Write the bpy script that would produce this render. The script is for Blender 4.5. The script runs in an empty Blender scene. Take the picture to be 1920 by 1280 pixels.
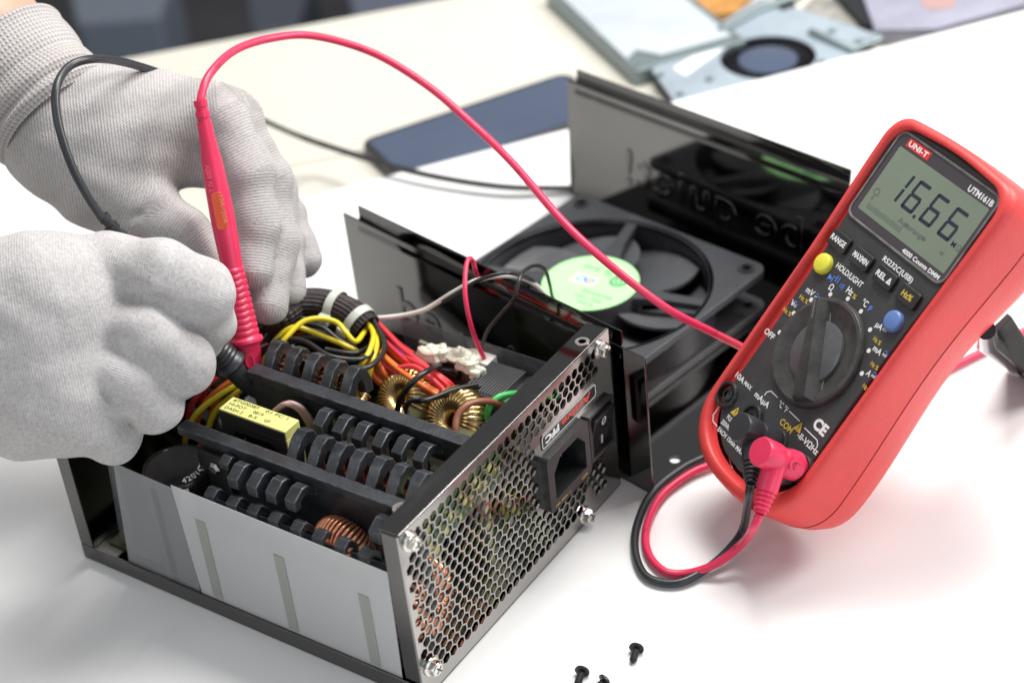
import bpy, bmesh, math, random
import numpy as np
from mathutils import Vector, Matrix
random.seed(7); np.random.seed(7)
S = bpy.context.scene
MM = 0.001
pi = math.pi
# ------------------------------------------------------------------ camera
F_PX, CX, CY = 3544.0, 960.0, 640.0
CAM = np.array([548.1, -395.53, 537.83])
ROT = (0.96099, 0.09224, 0.58418)
def rotm(rx, ry, rz):
    c, s = math.cos, math.sin
    X = np.array([[1,0,0],[0,c(rx),-s(rx)],[0,s(rx),c(rx)]]); Y = np.array([[c(ry),0,s(ry)],[0,1,0],[-s(ry),0,c(ry)]])
    Z = np.array([[c(rz),-s(rz),0],[s(rz),c(rz),0],[0,0,1]])
    return Z @ Y @ X
RM = rotm(*ROT)
cam = bpy.data.cameras.new("camera"); camo = bpy.data.objects.new("camera", cam); S.collection.objects.link(camo)
camo.location = [v*MM for v in CAM]; camo.rotation_euler = ROT
cam.sensor_width = 36; cam.lens = F_PX/1920*36
cam.clip_start = 0.02; cam.clip_end = 50
cam.dof.use_dof = True; cam.dof.focus_distance = 0.77; cam.dof.aperture_fstop = 7.0
S.camera = camo
# ------------------------------------------------------------------ world, lamps and added fill
w = bpy.data.worlds.new("World"); S.world = w; w.use_nodes = True
bg = w.node_tree.nodes['Background']; bg.inputs[0].default_value = (0.97, 0.965, 0.97, 1); bg.inputs[1].default_value = 0.42
def area(name, loc, target, size, sizey, watts, col=(1, 1, 1)):
    l = bpy.data.lights.new(name, 'AREA'); l.shape = 'RECTANGLE'; l.size = size; l.size_y = sizey; l.energy = watts; l.color = col
    o = bpy.data.objects.new(name, l); S.collection.objects.link(o)
    o.location = [v*MM for v in loc]
    d = Vector([(t-v)*MM for t, v in zip(target, loc)])
    o.rotation_euler = d.to_track_quat('-Z', 'Y').to_euler(); return o
area("ceiling_lamp", (120, 620, 1150), (120, 120, 0), 0.6, 0.4, 17.5, (1, 0.985, 0.96))
area("side_lamp", (820, 820, 800), (220, 120, 0), 0.4, 0.4, 11.5, (1, 0.98, 0.95))
area("cool_fill", (1350, -250, 420), (300, 160, 40), 0.6, 0.5, 2.6, (0.68, 0.84, 1))  # unseen bluish fill, added to mute the red glow under the meter
area("front_lamp", (-250, -900, 1000), (120, 80, 60), 0.7, 0.6, 2.2, (0.92, 0.96, 1))  # weak bluish light from an unseen source at front left
S.view_settings.view_transform = 'Standard'; S.view_settings.look = 'None'
S.view_settings.exposure = 0.0; S.view_settings.gamma = 1; S.view_settings.use_curve_mapping = False
S.cycles.max_bounces = 8; S.cycles.transparent_max_bounces = 12
S.cycles.use_denoising = True

# ------------------------------------------------------------------ helpers
def ray(x, y): return RM @ np.array([(x-CX)/F_PX, -(y-CY)/F_PX, -1.0])
def D(x, y, d): return CAM + d*ray(x, y)                       # a point at distance d in front of the lens
def T(x, y, z):                                                  # a point at height z
    r = ray(x, y); return CAM + (z-CAM[2])/r[2]*r
def A(*v): return np.array(v, float)
def nrm(v): v = np.asarray(v, float); return v/np.linalg.norm(v)
class Fr:
    def __init__(s, o=(0,0,0), x=(1,0,0), y=(0,1,0), z=None):
        s.o = A(*o); s.x = nrm(x); s.y = nrm(y); s.z = nrm(np.cross(s.x, s.y)) if z is None else nrm(z)
    def __call__(s, a, b, c=0.0): return s.o + a*s.x + b*s.y + c*s.z
    def at(s, a, b, c=0.0): return Fr(s(a, b, c), s.x, s.y, s.z)
    def rot(s, ang):                                             # turned about its z
        c, n = math.cos(ang), math.sin(ang); return Fr(s.o, c*s.x+n*s.y, -n*s.x+c*s.y, s.z)
WORLD = Fr()
def along(p, q, up=(0, 0, 1)):                                   # frame at p whose z runs to q
    z = nrm(A(*q)-A(*p)); u = A(*up)
    if abs(z @ u) > .95: u = A(1, 0, 0)
    x = nrm(np.cross(u, z)); return Fr(p, x, np.cross(z, x), z)
class B:
    def __init__(s): s.v = []; s.f = []; s.m = []; s.mi = 0
    def add(s, vs, fs):
        n = len(s.v); s.v += [tuple(map(float, v)) for v in vs]
        s.f += [tuple(i+n for i in f) for f in fs]; s.m += [s.mi]*len(fs); return s
    def box(s, fr, x0, x1, y0, y1, z0, z1):
        vs = [fr(a, b, c) for c in (z0, z1) for b in (y0, y1) for a in (x0, x1)]
        return s.add(vs, [(0,2,3,1),(4,5,7,6),(0,1,5,4),(2,6,7,3),(0,4,6,2),(1,3,7,5)])
    def prism(s, fr, pts, z0, z1):
        n = len(pts); vs = [fr(a, b, z0) for a, b in pts]+[fr(a, b, z1) for a, b in pts]
        return s.add(vs, [tuple(range(n))[::-1], tuple(range(n, 2*n))]+[(i, (i+1) % n, n+(i+1) % n, n+i) for i in range(n)])
    def loft(s, loops, cap=(True, True), closed=True):
        n = len(loops[0]); vs = [v for l in loops for v in l]; fs = []
        for k in range(len(loops)-1):
            for i in range(n if closed else n-1):
                j = (i+1) % n; fs.append((k*n+i, k*n+j, (k+1)*n+j, (k+1)*n+i))
        if cap[0]: fs.append(tuple(range(n))[::-1])
        if cap[1]: fs.append(tuple(range((len(loops)-1)*n, len(loops)*n)))
        return s.add(vs, fs)
    def lathe(s, fr, prof, n=32, cap=(True, True)):
        return s.loft([[fr(r*math.cos(2*pi*i/n), r*math.sin(2*pi*i/n), z) for i in range(n)] for r, z in prof], cap)
    def cyl(s, fr, r, z0, z1, n=32): return s.lathe(fr, [(r, z0), (r, z1)], n)
    def tube(s, path, r, n=10, cap=True):
        P = np.array(path, float); t = np.gradient(P, axis=0); t /= np.linalg.norm(t, axis=1)[:, None]+1e-12
        u = np.cross(t[0], A(0, 0, 1) if abs(t[0][2]) < .9 else A(1, 0, 0)); u /= np.linalg.norm(u)
        R = r if hasattr(r, '__len__') else [r]*len(P); loops = []
        for i in range(len(P)):
            u = u-t[i]*(u @ t[i]); u /= np.linalg.norm(u); v = np.cross(t[i], u)
            loops.append([P[i]+R[i]*(math.cos(2*pi*k/n)*u+math.sin(2*pi*k/n)*v) for k in range(n)])
        return s.loft(loops, (cap, cap))
    def grid(s, fn, nu, nv, wrapu=False, wrapv=False):
        vs = [fn(i/(nu if wrapu else nu-1), j/(nv if wrapv else nv-1)) for i in range(nu) for j in range(nv)]; fs = []
        for i in range(nu if wrapu else nu-1):
            for j in range(nv if wrapv else nv-1):
                a, b = (i+1) % nu, (j+1) % nv; fs.append((i*nv+j, a*nv+j, a*nv+b, i*nv+b))
        return s.add(vs, fs)
    def build(s, name, mats, parent=None, bevel=0, angle=35, smooth=True, recalc=True, seg=2):
        loc = np.array(parent['_o']) if parent is not None and '_o' in parent else np.zeros(3)
        me = bpy.data.meshes.new(name)
        me.from_pydata([tuple((np.array(v)-loc)*MM) for v in s.v], [], s.f)
        for m in (mats if isinstance(mats, (list, tuple)) else [mats]): me.materials.append(m)
        if len(me.polygons) == len(s.m): me.polygons.foreach_set('material_index', s.m)
        if recalc:
            bm = bmesh.new(); bm.from_mesh(me); bmesh.ops.recalc_face_normals(bm, faces=bm.faces); bm.to_mesh(me); bm.free()
        me.polygons.foreach_set('use_smooth', [smooth]*len(me.polygons))
        if smooth: me.set_sharp_from_angle(angle=math.radians(angle))
        o = bpy.data.objects.new(name, me); S.collection.objects.link(o)
        if parent is not None: o.parent = parent; o['_o'] = [float(v) for v in loc]
        if bevel:
            b = o.modifiers.new('bevel', 'BEVEL'); b.width = bevel*MM; b.segments = seg; b.limit_method = 'ANGLE'; b.angle_limit = math.radians(40)
            if smooth: b.harden_normals = True
        return o
def cr(pts, n=10):                                               # Catmull-Rom curve through points
    P = np.array(pts, float); P = np.vstack([2*P[0]-P[1], P, 2*P[-1]-P[-2]]); out = []
    for i in range(1, len(P)-2):
        p0, p1, p2, p3 = P[i-1:i+3]
        for k in range(n):
            t = k/n; out.append(.5*((2*p1)+(-p0+p2)*t+(2*p0-5*p1+4*p2-p3)*t*t+(-p0+3*p1-3*p2+p3)*t**3))
    out.append(P[-2]); return out
def thing(name, loc, label, cat, group=None):
    o = bpy.data.objects.new(name, None); S.collection.objects.link(o); o.empty_display_size = .01
    o.location = [v*MM for v in loc]; o['_o'] = [float(v) for v in loc]
    o['label'] = label; o['category'] = cat
    if group: o['group'] = group
    return o
def tag(o, label, cat, group=None):
    o['label'] = label; o['category'] = cat
    if group: o['group'] = group
    return o
def rrect(x0, x1, y0, y1, r, n=6):
    out = []
    for cx, cy, a in ((x1-r, y1-r, 0), (x0+r, y1-r, pi/2), (x0+r, y0+r, pi), (x1-r, y0+r, 1.5*pi)):
        out += [(cx+r*math.cos(a+pi/2*k/n), cy+r*math.sin(a+pi/2*k/n)) for k in range(n+1)]
    return out
def circ(cx, cy, r, n=24): return [(cx+r*math.cos(2*pi*i/n), cy+r*math.sin(2*pi*i/n)) for i in range(n)]
def holed(fr, outer, holes, z0, z1, b):                          # flat plate with holes
    bm = bmesh.new(); es = []
    for lp in [outer]+holes:
        vs = [bm.verts.new((p[0], p[1], 0)) for p in lp]; es += [bm.edges.new((vs[i], vs[(i+1) % len(vs)])) for i in range(len(vs))]
    bmesh.ops.triangle_fill(bm, use_beauty=True, use_dissolve=False, edges=es, normal=(0, 0, 1))
    bm.verts.index_update(); bm.verts.ensure_lookup_table()
    base = [v.co.copy() for v in bm.verts]; n = len(base)
    fs = [tuple(v.index for v in f.verts) for f in bm.faces]; be = [tuple(v.index for v in e.verts) for e in bm.edges if len(e.link_faces) == 1]
    bm.free()
    b.add([fr(v.x, v.y, z0) for v in base]+[fr(v.x, v.y, z1) for v in base],
          fs+[tuple(i+n for i in f) for f in fs]+[(a, c, c+n, a+n) for a, c in be]); return b
# ------------------------------------------------------------------ text as real lettering
_tc = {}
def text_mesh(t, bold):
    if (t, bold) in _tc: return _tc[(t, bold)]
    c = bpy.data.curves.new('t', 'FONT'); c.body = t; c.size = 1; c.offset = bold; c.resolution_u = 3
    o = bpy.data.objects.new('t', c); S.collection.objects.link(o); bpy.context.view_layer.update()
    dg = bpy.context.evaluated_depsgraph_get(); me = bpy.data.meshes.new_from_object(o.evaluated_get(dg))
    v = [tuple(x.co) for x in me.vertices]; f = [tuple(p.vertices) for p in me.polygons]
    bpy.data.objects.remove(o); bpy.data.meshes.remove(me); bpy.data.curves.remove(c)
    _tc[(t, bold)] = (v, f); return v, f
def text(b, t, fr, h, width=None, bold=0.01, z=0.12, mirror=False, center=False):
    """letters of capital height h mm at fr's origin, baseline along fr.x; width forces the total width"""
    v, f = text_mesh(t, bold)
    if not v: return
    xs = [p[0] for p in v]; x0, x1 = min(xs), max(xs); k = h/0.729; kx = width/(x1-x0) if width else k
    off = -(x1-x0)*kx/2 if center else 0
    out = [fr((-1 if mirror else 1)*((p[0]-x0)*kx+off), p[1]*k, z) for p in v]
    b.add(out, f)
# ------------------------------------------------------------------ materials
def mat(name, col, rough=.5, metal=0, var=0, vscale=60, bump=0, bscale=200, spec=.5, coat=0, trans=0, alpha=1, emit=0, var2=None, sss=0, sheen=0, rvar=0):
    m = bpy.data.materials.new(name); m.use_nodes = True; nt = m.node_tree; p = nt.nodes['Principled BSDF']
    c = (*col, 1) if len(col) == 3 else col
    p.inputs['Base Color'].default_value = c; p.inputs['Roughness'].default_value = rough; p.inputs['Metallic'].default_value = metal
    p.inputs['Specular IOR Level'].default_value = spec; p.inputs['Coat Weight'].default_value = coat
    p.inputs['Transmission Weight'].default_value = trans; p.inputs['Alpha'].default_value = alpha
    p.inputs['Sheen Weight'].default_value = sheen
    if sss: p.inputs['Subsurface Weight'].default_value = sss; p.inputs['Subsurface Radius'].default_value = (.004, .002, .0015)
    tc = nt.nodes.new('ShaderNodeTexCoord')
    if var or rvar:
        n = nt.nodes.new('ShaderNodeTexNoise'); n.inputs['Scale'].default_value = vscale; n.inputs['Detail'].default_value = 5; n.inputs['Roughness'].default_value = .65
        nt.links.new(tc.outputs['Object'], n.inputs['Vector'])
        r = nt.nodes.new('ShaderNodeValToRGB'); r.color_ramp.elements[0].position = .32; r.color_ramp.elements[1].position = .68
        a = var2 if var2 else tuple(x*(1-var) for x in c[:3])
        r.color_ramp.elements[0].color = (*a, 1); r.color_ramp.elements[1].color = c if var2 else (*[min(1, x*(1+var)) for x in c[:3]], 1)
        nt.links.new(n.outputs['Fac'], r.inputs['Fac'])
        if var: nt.links.new(r.outputs['Color'], p.inputs['Base Color'])
        if rvar:
            mr = nt.nodes.new('ShaderNodeMapRange'); mr.inputs['From Min'].default_value = .3; mr.inputs['From Max'].default_value = .7
            mr.inputs['To Min'].default_value = max(0.02, rough-rvar); mr.inputs['To Max'].default_value = rough+rvar
            nt.links.new(n.outputs['Fac'], mr.inputs['Value']); nt.links.new(mr.outputs['Result'], p.inputs['Roughness'])
    if bump:
        n2 = nt.nodes.new('ShaderNodeTexNoise'); n2.inputs['Scale'].default_value = bscale; n2.inputs['Detail'].default_value = 4
        nt.links.new(tc.outputs['Object'], n2.inputs['Vector'])
        b = nt.nodes.new('ShaderNodeBump'); b.inputs['Strength'].default_value = bump; b.inputs['Distance'].default_value = .0005
        nt.links.new(n2.outputs['Fac'], b.inputs['Height']); nt.links.new(b.outputs['Normal'], p.inputs['Normal'])
    return m
def clear(name, col, k, rough=.25, ior_spec=.5):                  # milky plastic film: k of its light is let through
    m = bpy.data.materials.new(name); m.use_nodes = True; nt = m.node_tree; p = nt.nodes['Principled BSDF']
    p.inputs['Base Color'].default_value = (*col, 1); p.inputs['Roughness'].default_value = rough; p.inputs['Specular IOR Level'].default_value = ior_spec
    out = nt.nodes['Material Output']; mx = nt.nodes.new('ShaderNodeMixShader'); tr = nt.nodes.new('ShaderNodeBsdfTransparent')
    tr.inputs[0].default_value = (.93, .94, .95, 1); mx.inputs[0].default_value = k
    nt.links.new(p.outputs[0], mx.inputs[1]); nt.links.new(tr.outputs[0], mx.inputs[2]); nt.links.new(mx.outputs[0], out.inputs[0]); return m
def worn_glint(name, col, wear_glint, rough, rad=.0007, amt=1.0):                # dark coating; wear and edge highlights painted into its edge colour
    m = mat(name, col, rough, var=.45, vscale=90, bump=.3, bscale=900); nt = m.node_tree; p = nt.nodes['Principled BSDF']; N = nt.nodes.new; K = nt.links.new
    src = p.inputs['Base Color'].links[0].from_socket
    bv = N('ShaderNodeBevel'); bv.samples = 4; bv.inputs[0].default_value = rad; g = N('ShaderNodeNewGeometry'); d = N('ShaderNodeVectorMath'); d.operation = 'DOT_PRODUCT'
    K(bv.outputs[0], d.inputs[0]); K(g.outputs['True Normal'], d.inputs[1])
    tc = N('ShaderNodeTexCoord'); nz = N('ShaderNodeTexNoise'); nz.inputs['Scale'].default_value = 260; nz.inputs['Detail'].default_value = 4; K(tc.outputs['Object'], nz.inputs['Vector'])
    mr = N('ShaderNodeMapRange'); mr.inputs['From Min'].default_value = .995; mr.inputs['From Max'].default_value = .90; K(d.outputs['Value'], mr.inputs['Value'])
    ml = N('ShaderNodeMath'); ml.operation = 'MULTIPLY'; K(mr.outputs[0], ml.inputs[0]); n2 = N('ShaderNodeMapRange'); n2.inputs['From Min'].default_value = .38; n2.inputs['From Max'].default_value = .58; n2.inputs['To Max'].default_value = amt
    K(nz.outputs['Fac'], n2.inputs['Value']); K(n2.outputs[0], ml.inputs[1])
    mx = N('ShaderNodeMix'); mx.data_type = 'RGBA'; K(ml.outputs[0], mx.inputs[0]); K(src, mx.inputs[6]); mx.inputs[7].default_value = (*wear_glint, 1); K(mx.outputs[2], p.inputs['Base Color']); return m
M = dict(
 paper=mat('white_paper', (.80, .795, .79), .55, var=.02, vscale=8),
 desk=mat('pale_wood', (.64, .62, .54), .5, var=.06, vscale=5),
 floor=mat('dark_floor', (.035, .035, .04), .7, var=.4, vscale=3),
 nickel=mat('black_nickel', (.39, .38, .365), .16, 1, var=.05, vscale=20, rvar=.03),
 nickel_t=mat('black_nickel_tray', (.13, .128, .125), .16, 1, var=.05, vscale=20, rvar=.03),
 nickel_w=mat('black_nickel_wall', (.15, .147, .142), .07, 1, var=.05, vscale=20, rvar=.02),
 nickel_d=mat('black_nickel_polished', (.115, .113, .112), .07, 1, var=.05, vscale=20, rvar=.02),
 anod=worn_glint('black_anodised', (.022, .025, .030), (.17, .18, .19), .33),
 blk=mat('black_plastic', (.02, .02, .021), .38, var=.2, vscale=80),
 fanblk=mat('fan_plastic', (.035, .037, .043), .4, var=.15, vscale=30, bump=.15, bscale=700),
 blade=mat('fan_blade_plastic', (.075, .078, .085), .3, var=.1, vscale=20),
 blkg=mat('black_gloss', (.012, .012, .013), .15, coat=.3),
 pcb=mat('circuit_board', (.035, .04, .015), .5, var=.4, vscale=120),
 silver=mat('zinc_plated', (.72, .70, .66), .2, 1, var=.1, vscale=200),
 gold=mat('enamelled_wire_gold', (.72, .50, .22), .25, 1, var=.2, vscale=150),
 copper=mat('enamelled_wire_copper', (.86, .36, .20), .32, .75, var=.15, vscale=150),
 yel=mat('yellow_tape', (.66, .66, .22), .45, var=.06, vscale=60),
 yelcore=mat('toroid_core_yellow', (.75, .72, .38), .4),
 ferrite=mat('ferrite', (.035, .033, .032), .4),
 wred=mat('wire_red', (.72, .045, .06), .35), worange=mat('wire_orange', (.78, .17, .03), .35),
 wyel=mat('wire_yellow', (.72, .58, .02), .35), wblk=mat('wire_black', (.014, .014, .015), .33),
 wwhite=mat('wire_white', (.80, .78, .72), .4), wgreen=mat('wire_green', (.05, .42, .09), .35), wbrown=mat('wire_brown', (.24, .09, .05), .4),
 wpink=mat('wire_dusty_pink', (.42, .27, .26), .4), wblue=mat('wire_blue', (.03, .12, .45), .4), wpurple=mat('wire_purple', (.10, .04, .25), .4),
 tie=mat('nylon_tie', (.50, .53, .48), .35, sss=.2),
 glue=mat('white_glue', (.72, .70, .58), .6, var=.1, vscale=200, bump=.6, bscale=400),
 tpad2=mat('transistor_clip', (.42, .41, .36), .3, .4, var=.25, vscale=200),
 tpad=mat('mica_pad', (.28, .27, .20), .3, .3, var=.3, vscale=200),
 ledred=mat('lead_rubber_red', (.72, .028, .095), .34, var=.08, vscale=70, bump=.1, bscale=500),
 ledblk=mat('lead_rubber_black', (.024, .026, .03), .36, var=.2, vscale=60, bump=.1, bscale=500),
 orange_lab=mat('probe_label_window', (.62, .08, .03), .2, coat=.4),
 red=mat('holster_rubber', (.72, .056, .053), .45, var=.09, vscale=25, bump=.3, bscale=700, rvar=.08),
 seam=mat('holster_seam', (.42, .012, .02), .6),
 face=mat('meter_face', (.040, .041, .043), .45, var=.18, vscale=70, bump=.18, bscale=1500),
 knob=worn_glint('knob_plastic', (.042, .041, .040), (.09, .088, .08), .36, amt=.8), dust=mat('grey_dust', (.13, .125, .10), .8, var=.6, vscale=400),
 facedk=worn_glint('meter_dark', (.022, .022, .023), (.06, .058, .05), .36, amt=.8),
 bez=mat('display_bezel', (.05, .042, .05), .16, coat=.5),
 rim=mat('display_rim', (.16, .155, .15), .35, var=.35, vscale=150),
 lcd=mat('lcd_glass', (.185, .225, .17), .2, var=.06, vscale=30, coat=.1),
 seg=mat('lcd_segment', (.018, .028, .045), .3), segd=mat('lcd_faint', (.10, .13, .12), .3),
 wht=mat('white_ink', (.78, .78, .78), .5), yink=mat('yellow_ink', (.62, .42, .05), .5), bink=mat('blue_ink', (.10, .22, .72), .5),
 byel=mat('button_yellow', (.74, .70, .06), .35), bblue=mat('button_blue', (.11, .20, .46), .35),
 logo=mat('logo_red', (.68, .03, .03), .4), inkb=mat('black_ink', (.03, .03, .02), .5), inkr=mat('red_ink', (.75, .07, .03), .4),
 fanlab=mat('fan_label', (.42, .85, .38), .35), inkg=mat('green_ink', (.03, .20, .10), .5), inky=mat('label_pale', (.66, .9, .5), .4), inko=mat('orange_ink', (.8, .4, .05), .5),
 tablet=mat('tablet_slate', (.06, .08, .13), .22, var=.1, vscale=10),
 hddw=mat('drive_white', (.55, .60, .64), .35, .2, var=.08, vscale=30), hddg=mat('drive_grey', (.22, .27, .28), .4, .5),
 lapw=mat('cooler_pale', (.40, .47, .53), .35, .3, var=.15, vscale=25), lapd=mat('cooler_dark', (.03, .028, .035), .5),
 mauve=mat('drive_mauve', (.34, .34, .42), .35, .3, var=.3, vscale=18), amber=mat('amber_board', (.42, .20, .05), .5, var=.4, vscale=60), gboard=mat('grey_board', (.16, .17, .15), .6, var=.6, vscale=90, var2=(.5, .45, .42)),
 skin=mat('skin', (.50, .31, .215), .5, var=.08, vscale=60, bump=.2, bscale=900),
 cabd=mat('cabinet_slate', (.05, .06, .085), .5), cabg2=mat('cabinet_blue_grey', (.13, .15, .21), .5),
 cab=mat('cabinet_dark', (.008, .011, .012), .5), cabg=mat('cabinet_grey', (.16, .19, .24), .5),
 screw=mat('black_screw', (.03, .028, .028), .4, .6, var=.3, vscale=500),
 film=clear('frosted_film', (.64, .645, .655), .42, .28), film2=clear('clear_film', (.20, .205, .22), .68, .12), tape=clear('old_tape', (.43, .44, .40), .5, .4), filmd=clear('frosted_film_single', (.38, .385, .40), .55, .22),
)
def scuff(m, dark, sc, lo, hi, amt):
    nt = m.node_tree; p = nt.nodes['Principled BSDF']; N = nt.nodes.new; K = nt.links.new; bc = p.inputs['Base Color']
    src = bc.links[0].from_socket if bc.is_linked else None; tc = N('ShaderNodeTexCoord'); mp = N('ShaderNodeMapping'); mp.inputs['Scale'].default_value = (1, .45, 1.4); K(tc.outputs['Object'], mp.inputs[0])
    nz = N('ShaderNodeTexNoise'); nz.inputs['Scale'].default_value = sc; nz.inputs['Detail'].default_value = 8; nz.inputs['Roughness'].default_value = .7; K(mp.outputs[0], nz.inputs['Vector'])
    mr = N('ShaderNodeMapRange'); mr.inputs['From Min'].default_value = lo; mr.inputs['From Max'].default_value = hi; mr.inputs['To Max'].default_value = amt; K(nz.outputs['Fac'], mr.inputs['Value'])
    mx = N('ShaderNodeMix'); mx.data_type = 'RGBA'; K(mr.outputs[0], mx.inputs[0]); mx.inputs[7].default_value = (*dark, 1)
    if src: K(src, mx.inputs[6])
    else: mx.inputs[6].default_value = bc.default_value
    K(mx.outputs[2], bc)
scuff(M['ledred'], (.10, .01, .02), 75, .60, .68, .75)
scuff(M['red'], (.30, .03, .03), 60, .66, .72, .6)
scuff(M['face'], (.11, .105, .095), 55, .56, .74, .5)
scuff(M['blk'], (.06, .06, .058), 90, .60, .72, .5)
scuff(M['fanblk'], (.12, .115, .10), 60, .55, .75, .5)
scuff(M['blade'], (.16, .155, .14), 45, .50, .75, .5)
scuff(M['paper'], (.62, .61, .60), 22, .60, .80, .35)
scuff(M['nickel_d'], (.24, .235, .22), 60, .58, .76, .5)
scuff(M['film'], (.66, .67, .66), 30, .52, .75, .4) if 'Principled BSDF' in M['film'].node_tree.nodes else None
# knitted gloves: rows of stitches follow the fingers (attribute 'knit' = mm along and across)
def knit(name, col, row, strength, contrast, fuzz, attr=True, rib=0):
    m = bpy.data.materials.new(name); m.use_nodes = True; nt = m.node_tree; p = nt.nodes['Principled BSDF']; N = nt.nodes.new; K = nt.links.new
    p.inputs['Roughness'].default_value = .9; p.inputs['Specular IOR Level'].default_value = .1; p.inputs['Sheen Weight'].default_value = .15
    tc = N('ShaderNodeTexCoord'); at = N('ShaderNodeAttribute'); at.attribute_name = 'knit'
    sp_ = N('ShaderNodeSeparateXYZ'); K(at.outputs['Vector'], sp_.inputs[0])
    def mth(op, a, b_=None, c=None):
        n = N('ShaderNodeMath'); n.operation = op
        for k, v in enumerate((a, b_, c)):
            if v is None: continue
            if isinstance(v, (int, float)): n.inputs[k].default_value = v
            else: K(v, n.inputs[k])
        return n.outputs[0]
    w1 = mth('SINE', mth('MULTIPLY', sp_.outputs[1], 2*pi/row))
    zig = mth('MULTIPLY_ADD', w1, .9, mth('MULTIPLY', sp_.outputs[0], 2*pi/row))
    st = mth('MULTIPLY_ADD', mth('SINE', zig), .5, .5)
    if rib: st = mth('MULTIPLY_ADD', mth('MULTIPLY_ADD', w1, .5, .5), rib, mth('MULTIPLY', st, 1-rib))
    nz = N('ShaderNodeTexNoise'); nz.inputs['Scale'].default_value = 38; nz.inputs['Detail'].default_value = 7; nz.inputs['Roughness'].default_value = .62; K(tc.outputs['Object'], nz.inputs['Vector'])
    nf = N('ShaderNodeTexNoise'); nf.inputs['Scale'].default_value = 750; nf.inputs['Detail'].default_value = 3; K(tc.outputs['Object'], nf.inputs['Vector'])
    r = N('ShaderNodeValToRGB'); r.color_ramp.elements[0].position = .2; r.color_ramp.elements[1].position = .8
    r.color_ramp.elements[0].color = (*[x*(1-contrast) for x in col], 1); r.color_ramp.elements[1].color = (*[x*(1+contrast*.35) for x in col], 1)
    fz = mth('MULTIPLY_ADD', nf.outputs['Fac'], fuzz, mth('MULTIPLY', st, .62-fuzz*.6)); K(mth('MULTIPLY_ADD', nz.outputs['Fac'], .55, mth('MULTIPLY_ADD', fz, 1, -.12)), r.inputs['Fac'])
    K(r.outputs['Color'], p.inputs['Base Color'])
    b = N('ShaderNodeBump'); b.inputs['Strength'].default_value = strength; b.inputs['Distance'].default_value = .0004
    K(mth('MULTIPLY_ADD', nf.outputs['Fac'], fuzz*2.2, st), b.inputs['Height']); b2 = N('ShaderNodeBump'); b2.inputs['Strength'].default_value = .55; b2.inputs['Distance'].default_value = .0022; K(nz.outputs['Fac'], b2.inputs['Height']); K(b2.outputs['Normal'], b.inputs['Normal']); K(b.outputs['Normal'], p.inputs['Normal']); return m
M['glove'] = knit('glove_knit', (.44, .418, .412), 1.3, .5, .42, .5)
M['glove_soft'] = knit('glove_brushed', (.465, .448, .445), 1.1, .35, .36, .85)
M['cuff'] = knit('cuff_knit', (.46, .43, .42), 1.9, .9, .45, .25, rib=.5)
def set_knit(o, kn):
    a = o.data.attributes.new('knit', 'FLOAT_VECTOR', 'POINT'); a.data.foreach_set('vector', np.asarray(kn, np.float32).ravel())

# ------------------------------------------------------------------ the setting
def struct(name, b, m, **k): o = b.build(name, m, **k); o['kind'] = 'structure'; return o
# white sheet that covers the near desk; its far edge rides over the things it lies on
e0, e1 = T(560, 372, 9), T(1920, 20, 9)
ed = nrm(e1-e0); en = A(ed[1], -ed[0], 0)                           # en points back toward the viewer
ed[2] = 0; ed = nrm(ed)
def sheet(u, v):
    a = -260+u*1500; d = v**1.6*1500
    h = 8.5*(1-min(1, d/95))**2*(3-2*(1-min(1, d/95))) if d < 95 else 0
    h = max(0, h); p = e0+ed*a+en*d; return A(p[0], p[1], h)
b = B().grid(sheet, 60, 120); struct('paper_sheet', b, M['paper'], angle=80)
# desk of pale boards, its far edge, dark room behind
q0, q1 = T(190, 118, -3), T(760, 12, -3); qd = q1-q0; qd[2] = 0; qd = nrm(qd); qn = A(qd[1], -qd[0], 0)
fd = Fr(A(q0[0], q0[1], 0), qd, -qn)
b = B()
for i in range(7): b.box(fd, -900, 1900, -i*190-188.6, -i*190, -25, -3)
struct('desk', b, M['desk'], bevel=1)
b = B().box(WORLD, -6000, 6000, -5000, 8000, -752, -750); struct('floor', b, M['floor'])

# ------------------------------------------------------------------ power supply, opened
L, Wd, H = 185.9, 150.0, 86.0
psu = thing('power_supply', (93, 75, 0), 'opened black nickel computer power supply with heatsinks and coils showing behind its honeycomb panel', 'power supply')
fx = Fr((0, 0, 0), (0, 1, 0), (0, 0, 1))                                # local (y, z, x)
b = B()
b.box(WORLD, 0, L, 0, Wd, .3, 1.5)
b.box(WORLD, 0, L-.2, -1.1, 0, .3, 8.5)                                  # near lip
b.box(WORLD, 0, L, Wd, Wd+1, .3, 8.5)
b.build('base_tray', M['nickel_t'], psu, bevel=.4)
b = B()
ew = [(0, 1.6), (Wd, 1.6), (Wd, H), (0, H)]
holed(fx, ew, [rrect(96, 136, 50, 80, 12)], 0, 1, b)
b.box(WORLD, 0, 7.5, -.9, .3, 8.6, H); b.box(WORLD, 0, 8, 0, Wd, H, H+1)
b.build('end_wall', M['nickel_t'], psu, bevel=.3)
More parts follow.
